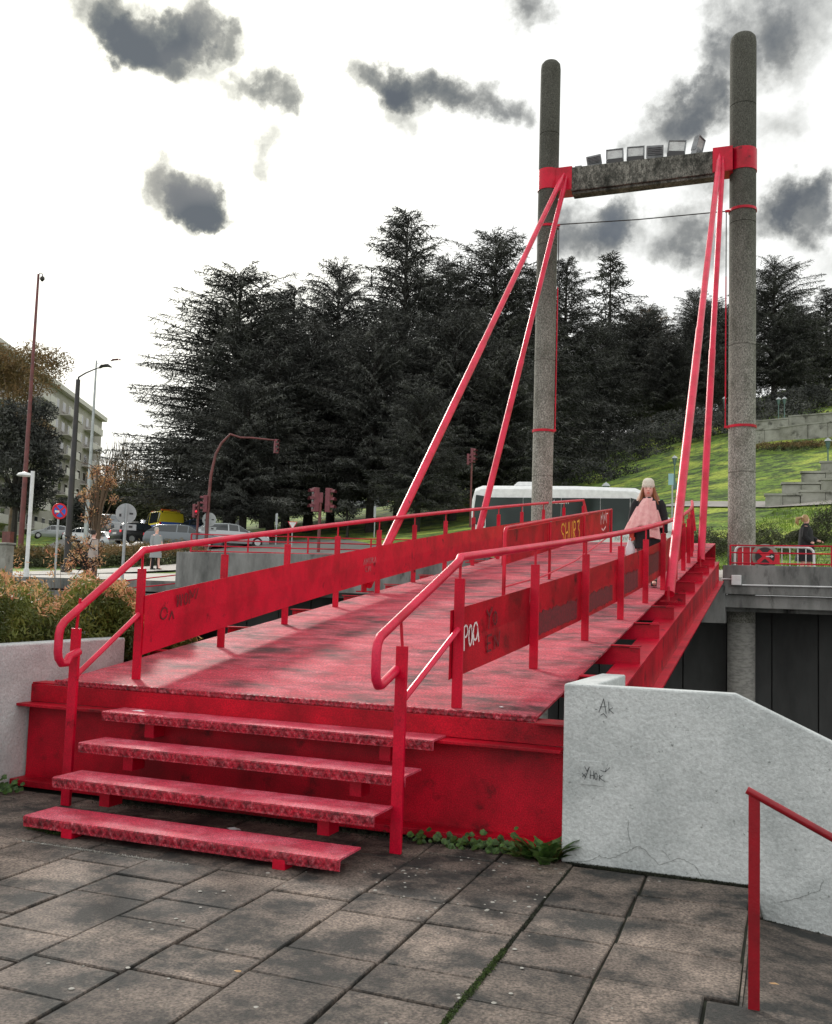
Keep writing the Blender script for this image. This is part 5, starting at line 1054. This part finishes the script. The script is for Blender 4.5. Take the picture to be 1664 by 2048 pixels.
for i, (u, d, w, hz, lb) in enumerate([(1425, 33, 1.5, .95, 'dark clipped bush left of the right-hand pillar'), (1385, 35, 1.4, .8, 'dark bush behind the end of the right railing'), (1525, 31.5, .95, .95, 'grey-green rounded bush right of the right-hand pillar'), (1610, 34, .7, .4, 'small low bush above the lady in black'), (1662, 33, .8, 1.2, 'bush at the very right edge on the grass')]):
    shrub('bush', lb, gr(u, d), w, .9, hz, 5200, m_shrub, .07, 130+i, grp='bushes at the foot of the grass slope')
for i, (u, d, lb) in enumerate([(1535, 70, 'pinkish flowering strip below the long terrace wall, left part'), (1590, 68, 'pinkish flowering strip below the long terrace wall, middle part'), (1645, 66, 'pinkish flowering strip below the long terrace wall, right part')]):
    shrub('flower_bed', lb, gr(u, d), 2.2, .6, .55, 1600, m_shrub, .14, 150+i, m2=m_autumn, top=.1, cat='flower bed')
for i, (u, d, w, lb) in enumerate([(1510, 84, 6, 'long dark hedge climbing above the terrace wall'), (1590, 88, 6, 'dark hedge bank under the right cedars'), (1650, 86, 5, 'dark hedge at the right end above the terraces'), (1240, 96, 7, 'dark undergrowth beneath the cedars behind the woman'), (1400, 92, 7, 'dark undergrowth beneath the cedars behind the right stays'), (1150, 78, 6, 'dark undergrowth right behind the left-hand pillar'), (1225, 84, 6, 'dark undergrowth on the slope above the minibus roof'), (1310, 88, 6, 'dark undergrowth above the cream hat of the woman'), (1440, 82, 5, 'dark undergrowth just left of the right-hand pillar')]):
    shrub('dark_hedge', lb, gr(u, d), w, 1.6, 2.0, 6000, m_cedar, .22, 160+i, cat='hedge')
# tufts on the near grass slope
r = np.random.default_rng(5); n = 90000; x = r.uniform(-14, 34, n); y = r.uniform(21, 62, n); ok = (x > 1.5+.18*(y-20)) ; x, y = x[ok], y[ok]
z = harr(x, y); lens = np.abs(np.sin(x*.6+np.sin(y*.5)*2)+np.sin(y*.9+x*.3))*.5
P = np.stack([x, y, z+.03], 1); D = unit(r.normal(0, .45, (len(x), 3))+np.array([0, 0, 1.])); V, F = quads(P, D, unit(np.cross(D, r.normal(0, 1, (len(x), 3)))), r.uniform(.10, .26, len(x))*(.5+lens), r.uniform(.03, .08, len(x)))
o = link('grass', fast_mesh('grass', V, F, m_gleaf)); o['kind'] = 'stuff'

# near hedge behind the planter wall: many small leaves on upright twigs
hd = thing('hedge', 'bushy hedge with green leaves and orange pink tips behind the white planter wall', 'hedge', (-2.6, -.2, .8), world=True)
r = np.random.default_rng(77); n = 150000
x = -.49-4.3*r.random(n)**1.3; y = r.uniform(-2.4, 2.3, n); pe = r.random(n) < .12; y = np.where(pe, r.uniform(1.25, 2.3, n), y); x = np.where(pe, r.uniform(-.7, -.14, n), x)
topz = 1.60+.10*np.sin(x*2.1+1)*np.sin(y*1.7+.5)+.10*np.sin(x*5.3+y*4.1)+.07*np.sin(x*11+y*9.)-.25*np.clip((x+.75)/.6, 0, 1)**2-.25*np.clip((y-1.8)/.5, 0, 1)
q = r.random(n)**.45; z = .82+(topz-.82)*q
edge = x > -.9; z = np.where(edge & (r.random(n) < .6), .80+(topz-.85)*r.random(n), z)
x = x+np.where(edge, -r.uniform(0, .14, n)*np.sin(z*9+y*5)**2, 0)
P = np.stack([x, y, z], 1)+r.normal(0, .015, (n, 3)); D = unit(r.normal(0, .8, (n, 3))+np.array([.0, 0, .5])); V, F = quads(P, D, unit(np.cross(D, r.normal(0, 1, (n, 3)))), r.uniform(.03, .07, n), r.uniform(.015, .034, n))
cl = np.sin(x*4.1+2*np.sin(y*3.1))*np.sin(y*3.7+1)+.4*np.sin(x*9.3)
mi = (r.random(n) < np.clip((z-topz+.13)/.13, 0, 1)*.85*np.clip(cl+.95, .12, 1)).astype(int)
link('foliage', fast_mesh('foliage', V, F, [m_hleaf, m_hred], mi), hd)
m_ = MB(); n = 130
for i in range(n):
    a = Vector((random.uniform(-5, -.6), random.uniform(-2.6, 1.8), .8)); b = a+Vector((random.uniform(-.12, .12), random.uniform(-.12, .12), random.uniform(.6, 1.08))); m_.tube([a, a.lerp(b, .5)+Vector((.02, 0, 0)), b], [.006, .004, .002], 4, cap=False)
m_.build('stems', m_twig, hd)['kind'] = 'stuff'
n = 2600; k = r.integers(0, 60, n); sx = -.75-3.5*r.random(60); sy = r.uniform(-2.4, 1.6, 60); sh_ = r.uniform(.15, .42, 60)
P = np.stack([sx[k]+r.normal(0, .035, n), sy[k]+r.normal(0, .035, n), 1.62+sh_[k]*r.random(n)], 1); D = unit(r.normal(0, 1, (n, 3))); V, F = quads(P, D, unit(np.cross(D, r.normal(0, 1, (n, 3)))), r.uniform(.02, .05, n), r.uniform(.012, .026, n))
link('tip_shoots', fast_mesh('tip_shoots', V, F, m_hred), hd)

# weeds at the foot of the steel beam and wall
def weed(nm, lab, loc, n, ln, w, seed, up=.6, group=None, mm_=None):
    r = random.Random(seed); t = thing(nm, lab, 'weed', loc, 0, group)
    for i in range(n):
        a = r.uniform(0, 2*PI); l = ln*r.uniform(.55, 1.1); c = Vector((math.cos(a), math.sin(a), 0)); sd = Vector((-c.y, c.x, 0)); b0 = c*r.uniform(0, ln*.25); el = up*r.uniform(.4, 1.2); pts = []
        K = 6
        for k in range(K+1):
            s_ = k/K; pts.append((b0+c*l*s_*math.cos(el*(1-.3*s_))+Vector((0, 0, l*math.sin(el)*s_-.45*l*s_*s_*.8)), w*math.sin(PI*min(1, s_*.92+.06))**.7*(1+.35*(-1)**k if 0 < k < K else 1)))
        m_ = MB(); vs = []
        for c0, ww_ in pts: vs += [c0-sd*ww_, c0-Vector((0, 0, ww_*.25)), c0+sd*ww_]
        m_.add(vs, [(3*k, 3*k+1, 3*k+4, 3*k+3) for k in range(K)]+[(3*k+1, 3*k+2, 3*k+5, 3*k+4) for k in range(K)], 0, True); m_.build('leaf', mm_ or m_leaf, t)
weed('weed_plant', 'large leafy green weed in the corner where the white wall meets the steel beam', (4.25, -.42, G), 34, .27, .030, 1, 1.5)
weed('weed_plant', 'second clump of jagged leaves just left of the corner weed', (4.12, -.37, G), 16, .17, .024, 2, 1.2)
def creeper(lab, x0, x1, y, n, seed):
    r = random.Random(seed); t = thing('creeping_weed', lab, 'weed', ((x0+x1)/2, y, G), world=True)
    for i in range(n):
        c = Vector((r.uniform(x0, x1), y+r.uniform(-.09, .05), G+abs(r.gauss(0, .04))+.01)); rr = r.uniform(.014, .032); nrm = Vector((r.uniform(-.5, .5), -.6, .8)).normalized(); a_ = nrm.orthogonal().normalized(); b_ = nrm.cross(a_)
        m_ = MB(); ring = [c+(a_*math.cos(2*PI*k/7)+b_*math.sin(2*PI*k/7))*rr*(1 if k else .6) for k in range(7)]; m_.add(ring+[c-nrm*.004], [(k, (k+1) % 7, 7) for k in range(7)]); m_.build('leaf', m_leaf, t)
creeper('ivy-like weeds creeping along the foot of the beam right of the steps', 3.55, 4.08, -.30, 85, 3)
creeper('small weeds at the foot of the beam beside the right stair post', 3.3, 3.5, -.30, 16, 4)
creeper('round-leaved weeds where the planter wall meets the left end of the beam', -.22, .02, -.42, 46, 5)
def moss(lab, pts, n, w, seed, m_m):
    "crumbly moss and dirt along a line: uncountable, one object"
    r = np.random.default_rng(seed); P = []
    for i in range(n):
        k = r.integers(0, len(pts)-1); a, b = np.array(pts[k]), np.array(pts[k+1]); P.append(a+(b-a)*r.random()+r.normal(0, w, 3)*[1, .7, .35])
    P = np.array(P); P[:, 2] = np.maximum(P[:, 2], np.array(pts)[:, 2].min()-.02); D = unit(r.normal(0, 1, P.shape)); V, F = quads(P, D, unit(np.cross(D, r.normal(0, 1, P.shape))), r.uniform(.006, .018, n), r.uniform(.005, .014, n))
    o = link('moss', fast_mesh('moss', V, F, m_m)); o['kind'] = 'stuff'; o['label'] = lab
moss('dark moss crumbs along the foot of the white wall', [(4.38, -.365, G), (5.49, -.365, G)], 6500, .009, 1, m_joint)
moss('dark moss along the sunken ramp beside the wall', [(5.52, -.37, G-.18), (6.2, -.37, G-.26)], 3000, .010, 2, m_joint)
moss('moss and grass growing in a slab joint', [(4.425, -3.0, G), (4.425, -2.0, G)], 2600, .008, 3, m_mossg)
moss('thin dark moss in the main joint', [(4.425, -2.0, G-.005), (4.425, -.5, G-.005)], 2500, .005, 4, m_joint)
moss('dark crumbs under the steps', [(.7, -.35, G), (4.2, -.3, G)], 4500, .05, 6, m_joint)  # dark crumbs strewn over the ground below the treads
moss('moss patch at the left end of the lowest step', [(.85, -1.22, G), (1.25, -1.26, G)], 2600, .022, 7, m_mossg)
moss('pale edge line of old render beside the lowest step', [(.95, -1.50, G), (2.3, -1.48, G)], 500, .005, 9, m_slabp)

# litter and old chewing gum
def scrap(lab, loc, s_, seed, m_l=None, cat='litter'):
    r = random.Random(seed); m_ = MB(); n = 9; vs = [Vector(loc)+Vector((s_*(1+.5*r.random())*math.cos(2*PI*k/n)*1.3, s_*.6*(1+.4*r.random())*math.sin(2*PI*k/n), s_*r.uniform(.0, .35))) for k in range(n)]+[Vector(loc)+Vector((0, 0, s_*.55))]
    m_.add(vs, [(k, (k+1) % n, n) for k in range(n)]); o = m_.build('paper_scrap', m_l or m_lit); tag(o, lab, cat)
scrap('crumpled white paper tissue on the ledge above the top step, near its left end', (.93, -.16, .612), .045, 1)
scrap('small white paper ball lying under the steps between the two lowest treads', (2.1, -.62, G+.005), .03, 2)
scrap('little white scrap on the deck near the right front post', aty(988, 1395, .0)*0+Vector((3.78, .17, .824)), .014, 3)
scrap('small dry leaf stalk beside the handrail post on the sunken paving', (5.63, -1.8, G-.03), .014, 4, m_hred)
scrap('tiny orange leaf lying on the paving left of the middle', (3.43, -2.78, G+.002), .011, 5, m_hred)
r = random.Random(9)
for i in range(120):
    x, y = r.uniform(2.6, 5.4), r.uniform(-3.6, -.5)
    if r.random() < .45: x, y = r.uniform(3.4, 4.4), r.uniform(-1.5, -.5)
    m_ = MB(); rr = r.uniform(.004, .013); m_.lathe([(rr, 0), (rr*.8, .0015)], (x, y, G+.001), 9); o = m_.build('gum_spot', m_slabp, plaza)
# ------------------------------------------------------------------ apartment block
bA, bB = gr(185, 168), gr(-60, 112); dirv = Vector((bA.x-bB.x, bA.y-bB.y, 0)); Lb = dirv.length; ang = math.atan2(dirv.y, dirv.x)
zt_ = at(188, 838, 168).z; zb0 = min(bA.z, bB.z)-2
ap = thing('apartment_building', 'long eight-storey apartment block with rows of windows and balconies at the far left', 'building', Vector((bB.x, bB.y, zb0)), ang)
Hb = zt_-zb0
m_ = MB(); m_.box((Lb/2, 6, Hb/2), (Lb, 12, Hb)); m_.build('wall', m_bldg, ap)
m_ = MB(); m_.box((Lb/2, 5.8, Hb+.35), (Lb+.8, 13.2, .7)); m_.build('roof_edge', m_bldg2, ap)
m_ = MB(); m_.box((Lb+.2, 6, Hb/2), (.4, 8, Hb-.2)); m_.build('end_wall', m_bldg2, ap)
wm = MB(); wm.box((0, -.02, 0), (1.7, .12, 1.5)); wmm = wm.mesh('window', m_bldg2); gm = MB(); gm.box((0, -.09, 0), (1.45, .03, 1.25)); gmm = gm.mesh('pane', m_glass)
bm_ = MB(); bm_.box((0, -.75, -1.35), (3.2, 1.5, .16)); bm_.box((0, -1.46, -.8), (3.2, .08, 1.0)); bmm = bm_.mesh('balcony', m_bldg2)
for fl in range(9):
    for i in range(int(Lb/3.4)):
        x, z = 2+3.4*i, Hb-2.0-3.0*fl
        if z < 2: continue
        o = link('window', wmm, ap); o.location = (x, 0, z); q = link('pane', gmm, o)
        if i % 4 in (1, 2): o = link('balcony', bmm, ap); o.location = (x, 0, z)

# ------------------------------------------------------------------ people
def skin_body(nodes, edges, parent, name='body', m=None, lv=2):
    me = bpy.data.meshes.new(name); me.from_pydata([q[0] for q in nodes], edges, []); me.materials.append(m or m_skin)
    o = bpy.data.objects.new(name, me); C.objects.link(o); o.parent = parent
    md = o.modifiers.new('skin', 'SKIN'); md.use_smooth_shade = True
    for i, q in enumerate(nodes):
        sv = me.skin_vertices[0].data[i]; rr = q[1]; sv.radius = rr if isinstance(rr, tuple) else (rr, rr); sv.use_root = (i == 0)
    sb = o.modifiers.new('sub', 'SUBSURF'); sb.levels = sb.render_levels = lv; return o
def ellring(c, rx, ry, n=28, fold=0., nf=9, ph=0., tilt=0.):
    c = Vector(c); out = []
    for k in range(n):
        a = 2*PI*k/n; f_ = 1+fold*math.sin(a*nf+ph); out.append(c+Vector((rx*f_*math.cos(a), ry*f_*math.sin(a), tilt*math.cos(a))))
    return out
def person(lab, loc, rz, H, arms, stride=.0, m_body=None):
    t = thing('person', lab, 'person', loc, rz); s = H/1.68; k = s
    V3 = lambda x, y, z: (x*k, y*k, z*k)
    N_ = [(V3(0, 0, .93), (.15*k, .11*k)), (V3(0, 0, 1.10), (.125*k, .095*k)), (V3(0, .01, 1.30), (.155*k, .10*k)), (V3(0, .01, 1.40), .07*k), (V3(0, 0, 1.455), .048*k), (V3(0, -.01, 1.53), (.072*k, .085*k)), (V3(0, -.005, 1.60), (.074*k, .088*k)), (V3(0, 0, 1.64), .045*k)]
    E_ = [(i, i+1) for i in range(7)]
    for sg in (-1, 1):
        i0 = len(N_); st_ = stride*sg
        N_ += [(V3(sg*.09, 0, .86), .085*k), (V3(sg*.10, -st_*.35, .48), .058*k), (V3(sg*.10, -st_*.5+.02, .26), .052*k), (V3(sg*.10, -st_*.7+.02, .07), .036*k), (V3(sg*.11, -st_*.7-.12, .035), .034*k)]; E_ += [(0, i0)]+[(i0+i, i0+i+1) for i in range(4)]
        i0 = len(N_); A = arms[sg]; N_ += [(V3(sg*.175, .01, 1.355), .055*k), (V3(*A[0]), .043*k), (V3(*A[1]), .03*k), (V3(*A[2]), (.032*k, .018*k))]; E_ += [(2, i0)]+[(i0+i, i0+i+1) for i in range(3)]
    skin_body(N_, E_, t, m=m_body or m_skin); return t, k
def fingers(t, w, m, k, dirz=-1):
    for i in range(5):
        x = (i-1.5)*.017; l = [.055, .07, .075, .068, .05][i]
        b_ = Vector(w)+Vector((x if i else -.035, 0, 0)); m_ = MB(); m_.tube([b_, b_+Vector((0, -.012, dirz*l*.5)), b_+Vector((0, -.03, dirz*l*.85))], [.009*k, .008*k, .006*k], 7); m_.build('finger', m, t)
# the woman on the bridge
wp_ = aty(1297, 956, 8.35); print('woman', wp_, dz(8.35)); WH = (wp_.z-dz(8.35))/1.742
wl_ = Vector((wp_.x, 8.35, dz(8.35)))
wrz = math.atan2(CAM.x-wl_.x, -(CAM.y-wl_.y))
wo, k = person('woman in cream knitted hat, pink shawl and black coat walking down the red deck', wl_, wrz, 1.68, {-1: ((-.235, .0, 1.10), (-.24, -.05, .87), (-.24, -.07, .79)), 1: ((.245, .0, 1.09), (.25, -.03, .86), (.25, -.04, .78))}, .22)
# trousers, boots
for sg in (-1, 1):
    st_ = .22*sg; m_ = MB(); m_.loft([ellring((sg*.095, -st_*.05, .80), .10, .11, 16), ellring((sg*.10, -st_*.35, .48), .072, .078, 16, .03, 5), ellring((sg*.10, -st_*.5+.02, .28), .062, .066, 16, .04, 5), ellring((sg*.10, -st_*.7+.02, .10), .055, .06, 16, .05, 4)]); m_.build('trouser_leg', m_jean, wo)
    m_ = MB(); m_.loft([ellring((sg*.105, -st_*.7-.17, .03), .02, .01, 12), ellring((sg*.105, -st_*.7-.13, .035), .045, .03, 12), ellring((sg*.105, -st_*.7-.03, .05), .048, .045, 12), ellring((sg*.105, -st_*.7+.06, .04), .04, .035, 12)]); m_.loft([ellring((sg*.10, -st_*.7+.02, .0), .045, .055, 12), ellring((sg*.10, -st_*.7+.02, .15), .055, .06, 12)]); m_.build('boot', m_bark, wo)
m_ = MB(); m_.loft([ellring((0, 0, .60), .235, .17, 36, .035, 7), ellring((0, 0, .72), .225, .165, 36, .03, 7), ellring((0, 0, .93), .205, .155, 36, .02, 6), ellring((0, 0, 1.10), .185, .14, 36), ellring((0, 0, 1.28), .205, .14, 36), ellring((0, .01, 1.37), .18, .12, 36), ellring((0, .01, 1.43), .08, .08, 36)]); m_.build('coat', m_coat, wo)
for sg in (-1, 1):
    m_ = MB(); m_.tube([(sg*.16, .01, 1.36), (sg*.205, .01, 1.28), (sg*.245, .0, 1.09), (sg*.25, -.035, .93), (sg*.252, -.045, .86)], [.075, .078, .068, .058, .060], 14); m_.build('sleeve', m_coat, wo)
# shawl: a cape over chest and her right arm, with a long end falling on her left
m_ = MB(); rings = []
for i in range(14):
    s_ = i/13; z = 1.405-.47*s_; cx_ = -.01-.065*s_; rx = .085+.225*s_**.75; ry = .085+.12*s_**.6
    rings.append([Vector(p)+Vector((0, -.025*s_, .03*math.sin(3*math.atan2(p.y, p.x-cx_)+1)*s_-.09*s_*max(0, -math.cos(math.atan2(p.y, p.x-cx_))))) for p in ellring((cx_, -.015, z), rx, ry, 90, .02+.075*s_, 13, .6)])
m_.loft(rings, cap=False); o = m_.build('shawl', m_pink, wo); sd_ = o.modifiers.new('thick', 'SOLIDIFY'); sd_.thickness = .012
m_ = MB(); rings = [[Vector((x+.055+.06*s_, -.155-.05*s_-.012*math.cos(j*2.2), 1.36-.60*s_+.02*math.cos(j))) for j, x in enumerate([-.055-.03*s_, -.02, .02, .055+.03*s_])]+[Vector((x+.055+.06*s_, -.135-.05*s_, 1.36-.60*s_)) for x in [.055+.03*s_, .02, -.02, -.055-.03*s_]] for s_ in [i/8 for i in range(9)]]
m_.loft(rings); m_.build('shawl_end', m_pink, wo)
m_ = MB(); m_.loft([ellring((0, .0, 1.33), .12, .10, 30, .08, 7), ellring((0, .0, 1.375), .12, .105, 30, .1, 6, 1), ellring((0, .005, 1.415), .095, .085, 30, .08, 7, 2), ellring((0, .01, 1.435), .06, .06, 30)]); m_.build('shawl_collar', m_pink, wo)
# face, hair, hat
m_ = MB(); m_.lathe([(.0, -.122), (.035, -.112), (.062, -.080), (.078, -.02), (.082, .03), (.076, .08), (.0, .11)], (0, 0, 0), 24)
for i, v in enumerate(m_.v): m_.v[i] = (v[0], v[1]*1.12-.012, v[2]+1.545)
m_.build('face', m_skin, wo)
m_ = MB(); m_.loft([ellring((0, -.092, 1.575), .006, .006, 8), ellring((0, -.103, 1.545), .011, .012, 8), ellring((0, -.108, 1.532), .013, .011, 8), ellring((0, -.09, 1.522), .010, .01, 8)]); m_.build('nose', m_skin, wo)
for sg in (-1, 1):
    m_ = MB(); m_.box((sg*.030, -.094, 1.568), (.028, .012, .011)); m_.build('eye', m_hair, wo, .003); m_ = MB(); m_.box((sg*.031, -.096, 1.588), (.032, .01, .005)); m_.build('eyebrow', m_hair, wo)
m_ = MB(); m_.box((0, -.096, 1.490), (.038, .014, .012)); m_.build('mouth', m_glove, wo, .003)
for sg in (-1, 1):
    for j in range(7):
        a = j/6; m_ = MB(); x0 = sg*(.068+.012*a); m_.tube([(x0, -.04+.09*a, 1.60), (sg*(.092+.01*a), -.03+.1*a, 1.52), (sg*(.11+.035*a), -.045+.1*a, 1.42), (sg*(.13+.06*a+.02*random.random()), -.06+.1*a, 1.31), (sg*(.14+.075*a), -.06+.08*a, 1.22+.05*random.random())], [.022, .026, .028, .024, .006], 8); m_.build('hair_lock', m_hair, wo)
m_ = MB(); m_.loft([ellring((0, .03, 1.28), .14, .07, 20, .05, 6), ellring((0, .04, 1.42), .11, .075, 20, .04, 6), ellring((0, .03, 1.56), .082, .08, 20)]); m_.build('hair_back', m_hair, wo)
m_ = MB(); prof = [(.088, 1.585), (.096, 1.59), (.100, 1.62), (.096, 1.645), (.092, 1.65), (.090, 1.68), (.075, 1.715), (.045, 1.735), (.0, 1.742)]; m_.lathe(prof, (0, .0, 0), 44)
for i, v in enumerate(m_.v):
    a = math.atan2(v[1], v[0]); f_ = 1+.018*math.cos(a*22); m_.v[i] = (v[0]*f_, v[1]*f_*1.08, v[2]+.014*math.sin(a))
m_.build('knitted_hat', m_hat, wo)
m_ = MB(); m_.loft([ellring((-.25, -.05, .87), .036, .038, 12), ellring((-.25, -.06, .82), .042, .034, 12), ellring((-.25, -.07, .77), .036, .03, 12)]); m_.build('glove', m_glove, wo); fingers(wo, (-.25, -.08, .775), m_glove, 1.2)
fingers(wo, (.25, -.05, .775), m_skin, 1.1)
bg_ = thing('plastic_bag', 'small white plastic bag hanging from the woman\'s right hand', 'bag', wl_, wrz)
m_ = MB(); m_.loft([ellring((-.27, -.09, .76), .015, .012, 20), ellring((-.275, -.09, .70), .035, .025, 20, .1, 5), ellring((-.27, -.09, .60), .072, .045, 20, .08, 5, 1), ellring((-.265, -.09, .50), .078, .05, 20, .06, 6, 2), ellring((-.26, -.09, .44), .055, .04, 20, .06, 5), ellring((-.26, -.09, .42), .02, .015, 20)]); m_.build('pouch', m_bag, bg_)
m_ = MB(); m_.tube([(-.30, -.09, .70), (-.265, -.085, .80), (-.24, -.09, .70)], .006, 6); m_.build('bag_handle', m_bag, bg_)
wo.scale = bg_.scale = (WH, WH, WH)
# lady in black walking to the right beyond the fence
lp = aty(1612, 1064, 18.2); lz = h(lp.x, 18.2)+.05; Hh = lp.z-lz; print('lady', lp, Hh)
la, k = person('lady in long black coat with fair ponytail walking right behind the low red fence', (lp.x, 18.2, lz), math.radians(90), min(max(Hh, 1.5), 1.75), {-1: ((-.22, .04, 1.12), (-.22, -.12, .95), (-.22, -.2, .93)), 1: ((.22, -.1, 1.12), (.2, -.30, 1.02), (.19, -.38, 1.0))}, .2)
m_ = MB(); m_.loft([ellring((0, .02, .45*k), .25*k, .27*k, 24, .03, 6), ellring((0, 0, .9*k), .21*k, .20*k, 24), ellring((0, 0, 1.28*k), .215*k, .17*k, 24), ellring((0, .01, 1.40*k), .12*k, .11*k, 24), ellring((0, .0, 1.47*k), .07*k, .075*k, 24)]); m_.build('coat', m_coat, la)
m_ = MB(); m_.tube([(.17*k, .0, 1.36*k), (.22*k, -.1*k, 1.12*k), (.2*k, -.28*k, 1.03*k)], [.075, .065, .05], 12); m_.build('sleeve', m_coat, la); m_ = MB(); m_.tube([(-.17*k, .0, 1.36*k), (-.22*k, .04*k, 1.12*k), (-.22*k, -.12*k, .96*k)], [.075, .065, .05], 12); m_.build('sleeve', m_coat, la)
m_ = MB(); m_.lathe([(.09*k, 1.52*k), (.098*k, 1.58*k), (.09*k, 1.65*k), (.05*k, 1.70*k), (0, 1.71*k)], (0, .02, 0), 18); m_.build('hair', m_blond, la); m_ = MB(); m_.tube([(0, .10, 1.62*k), (0, .19, 1.60*k), (0, .20, 1.50*k), (0, .17, 1.42*k)], [.03, .05, .045, .01], 10); m_.build('ponytail', m_blond, la)
fingers(la, (.19*k, -.40*k, 1.0*k), m_skin, 1.2, -.5)
# pedestrian in grey coat, figure in beige on the far pavement
def walker(lab, u, d, H, mc, mh, hd_, vtop=None):
    p = gr(u, d)+Vector((0, 0, .06)); t, k = person(lab, p, hd_, H, {-1: ((-.22, .03, 1.1), (-.21, -.05, .87), (-.2, -.06, .8)), 1: ((.22, -.03, 1.1), (.21, -.10, .88), (.2, -.12, .81))}, .18)
    m_ = MB(); m_.loft([ellring((0, .0, .48*k), .24*k, .22*k, 20, .03, 6), ellring((0, 0, .9*k), .205*k, .17*k, 20), ellring((0, 0, 1.28*k), .21*k, .15*k, 20), ellring((0, .01, 1.42*k), .08*k, .08*k, 20)]); m_.build('coat', mc, t)
    for sg in (-1, 1):
        m_ = MB(); m_.tube([(sg*.17*k, 0, 1.36*k), (sg*.235*k, 0, 1.1*k), (sg*.225*k, -.06*k, .86*k)], [.075, .068, .055], 10); m_.build('sleeve', mc, t)
        m_ = MB(); m_.tube([(sg*.1*k, 0, .6*k), (sg*.1*k, -.06*sg*k, .06*k)], [.08*k, .055*k], 10); m_.box((sg*.1*k, -.06*sg-.06, .03), (.09, .25, .06)); m_.build('trouser_leg', m_coat, t)
    m_ = MB(); m_.lathe([(.085*k, 1.54*k), (.095*k, 1.60*k), (.08*k, 1.67*k), (.04*k, 1.70*k), (0, 1.71*k)], (0, .02, 0), 16); m_.build('hair', mh, t)
walker('pedestrian in long pale grey coat and black trousers on the far pavement', 308, 39.5, 1.72, m_gcoat, m_beige, math.radians(70))
walker('figure in beige coat with dark hair half hidden behind the orange sapling', 182, 26.5, 1.35, m_beige, m_bark, math.radians(150))
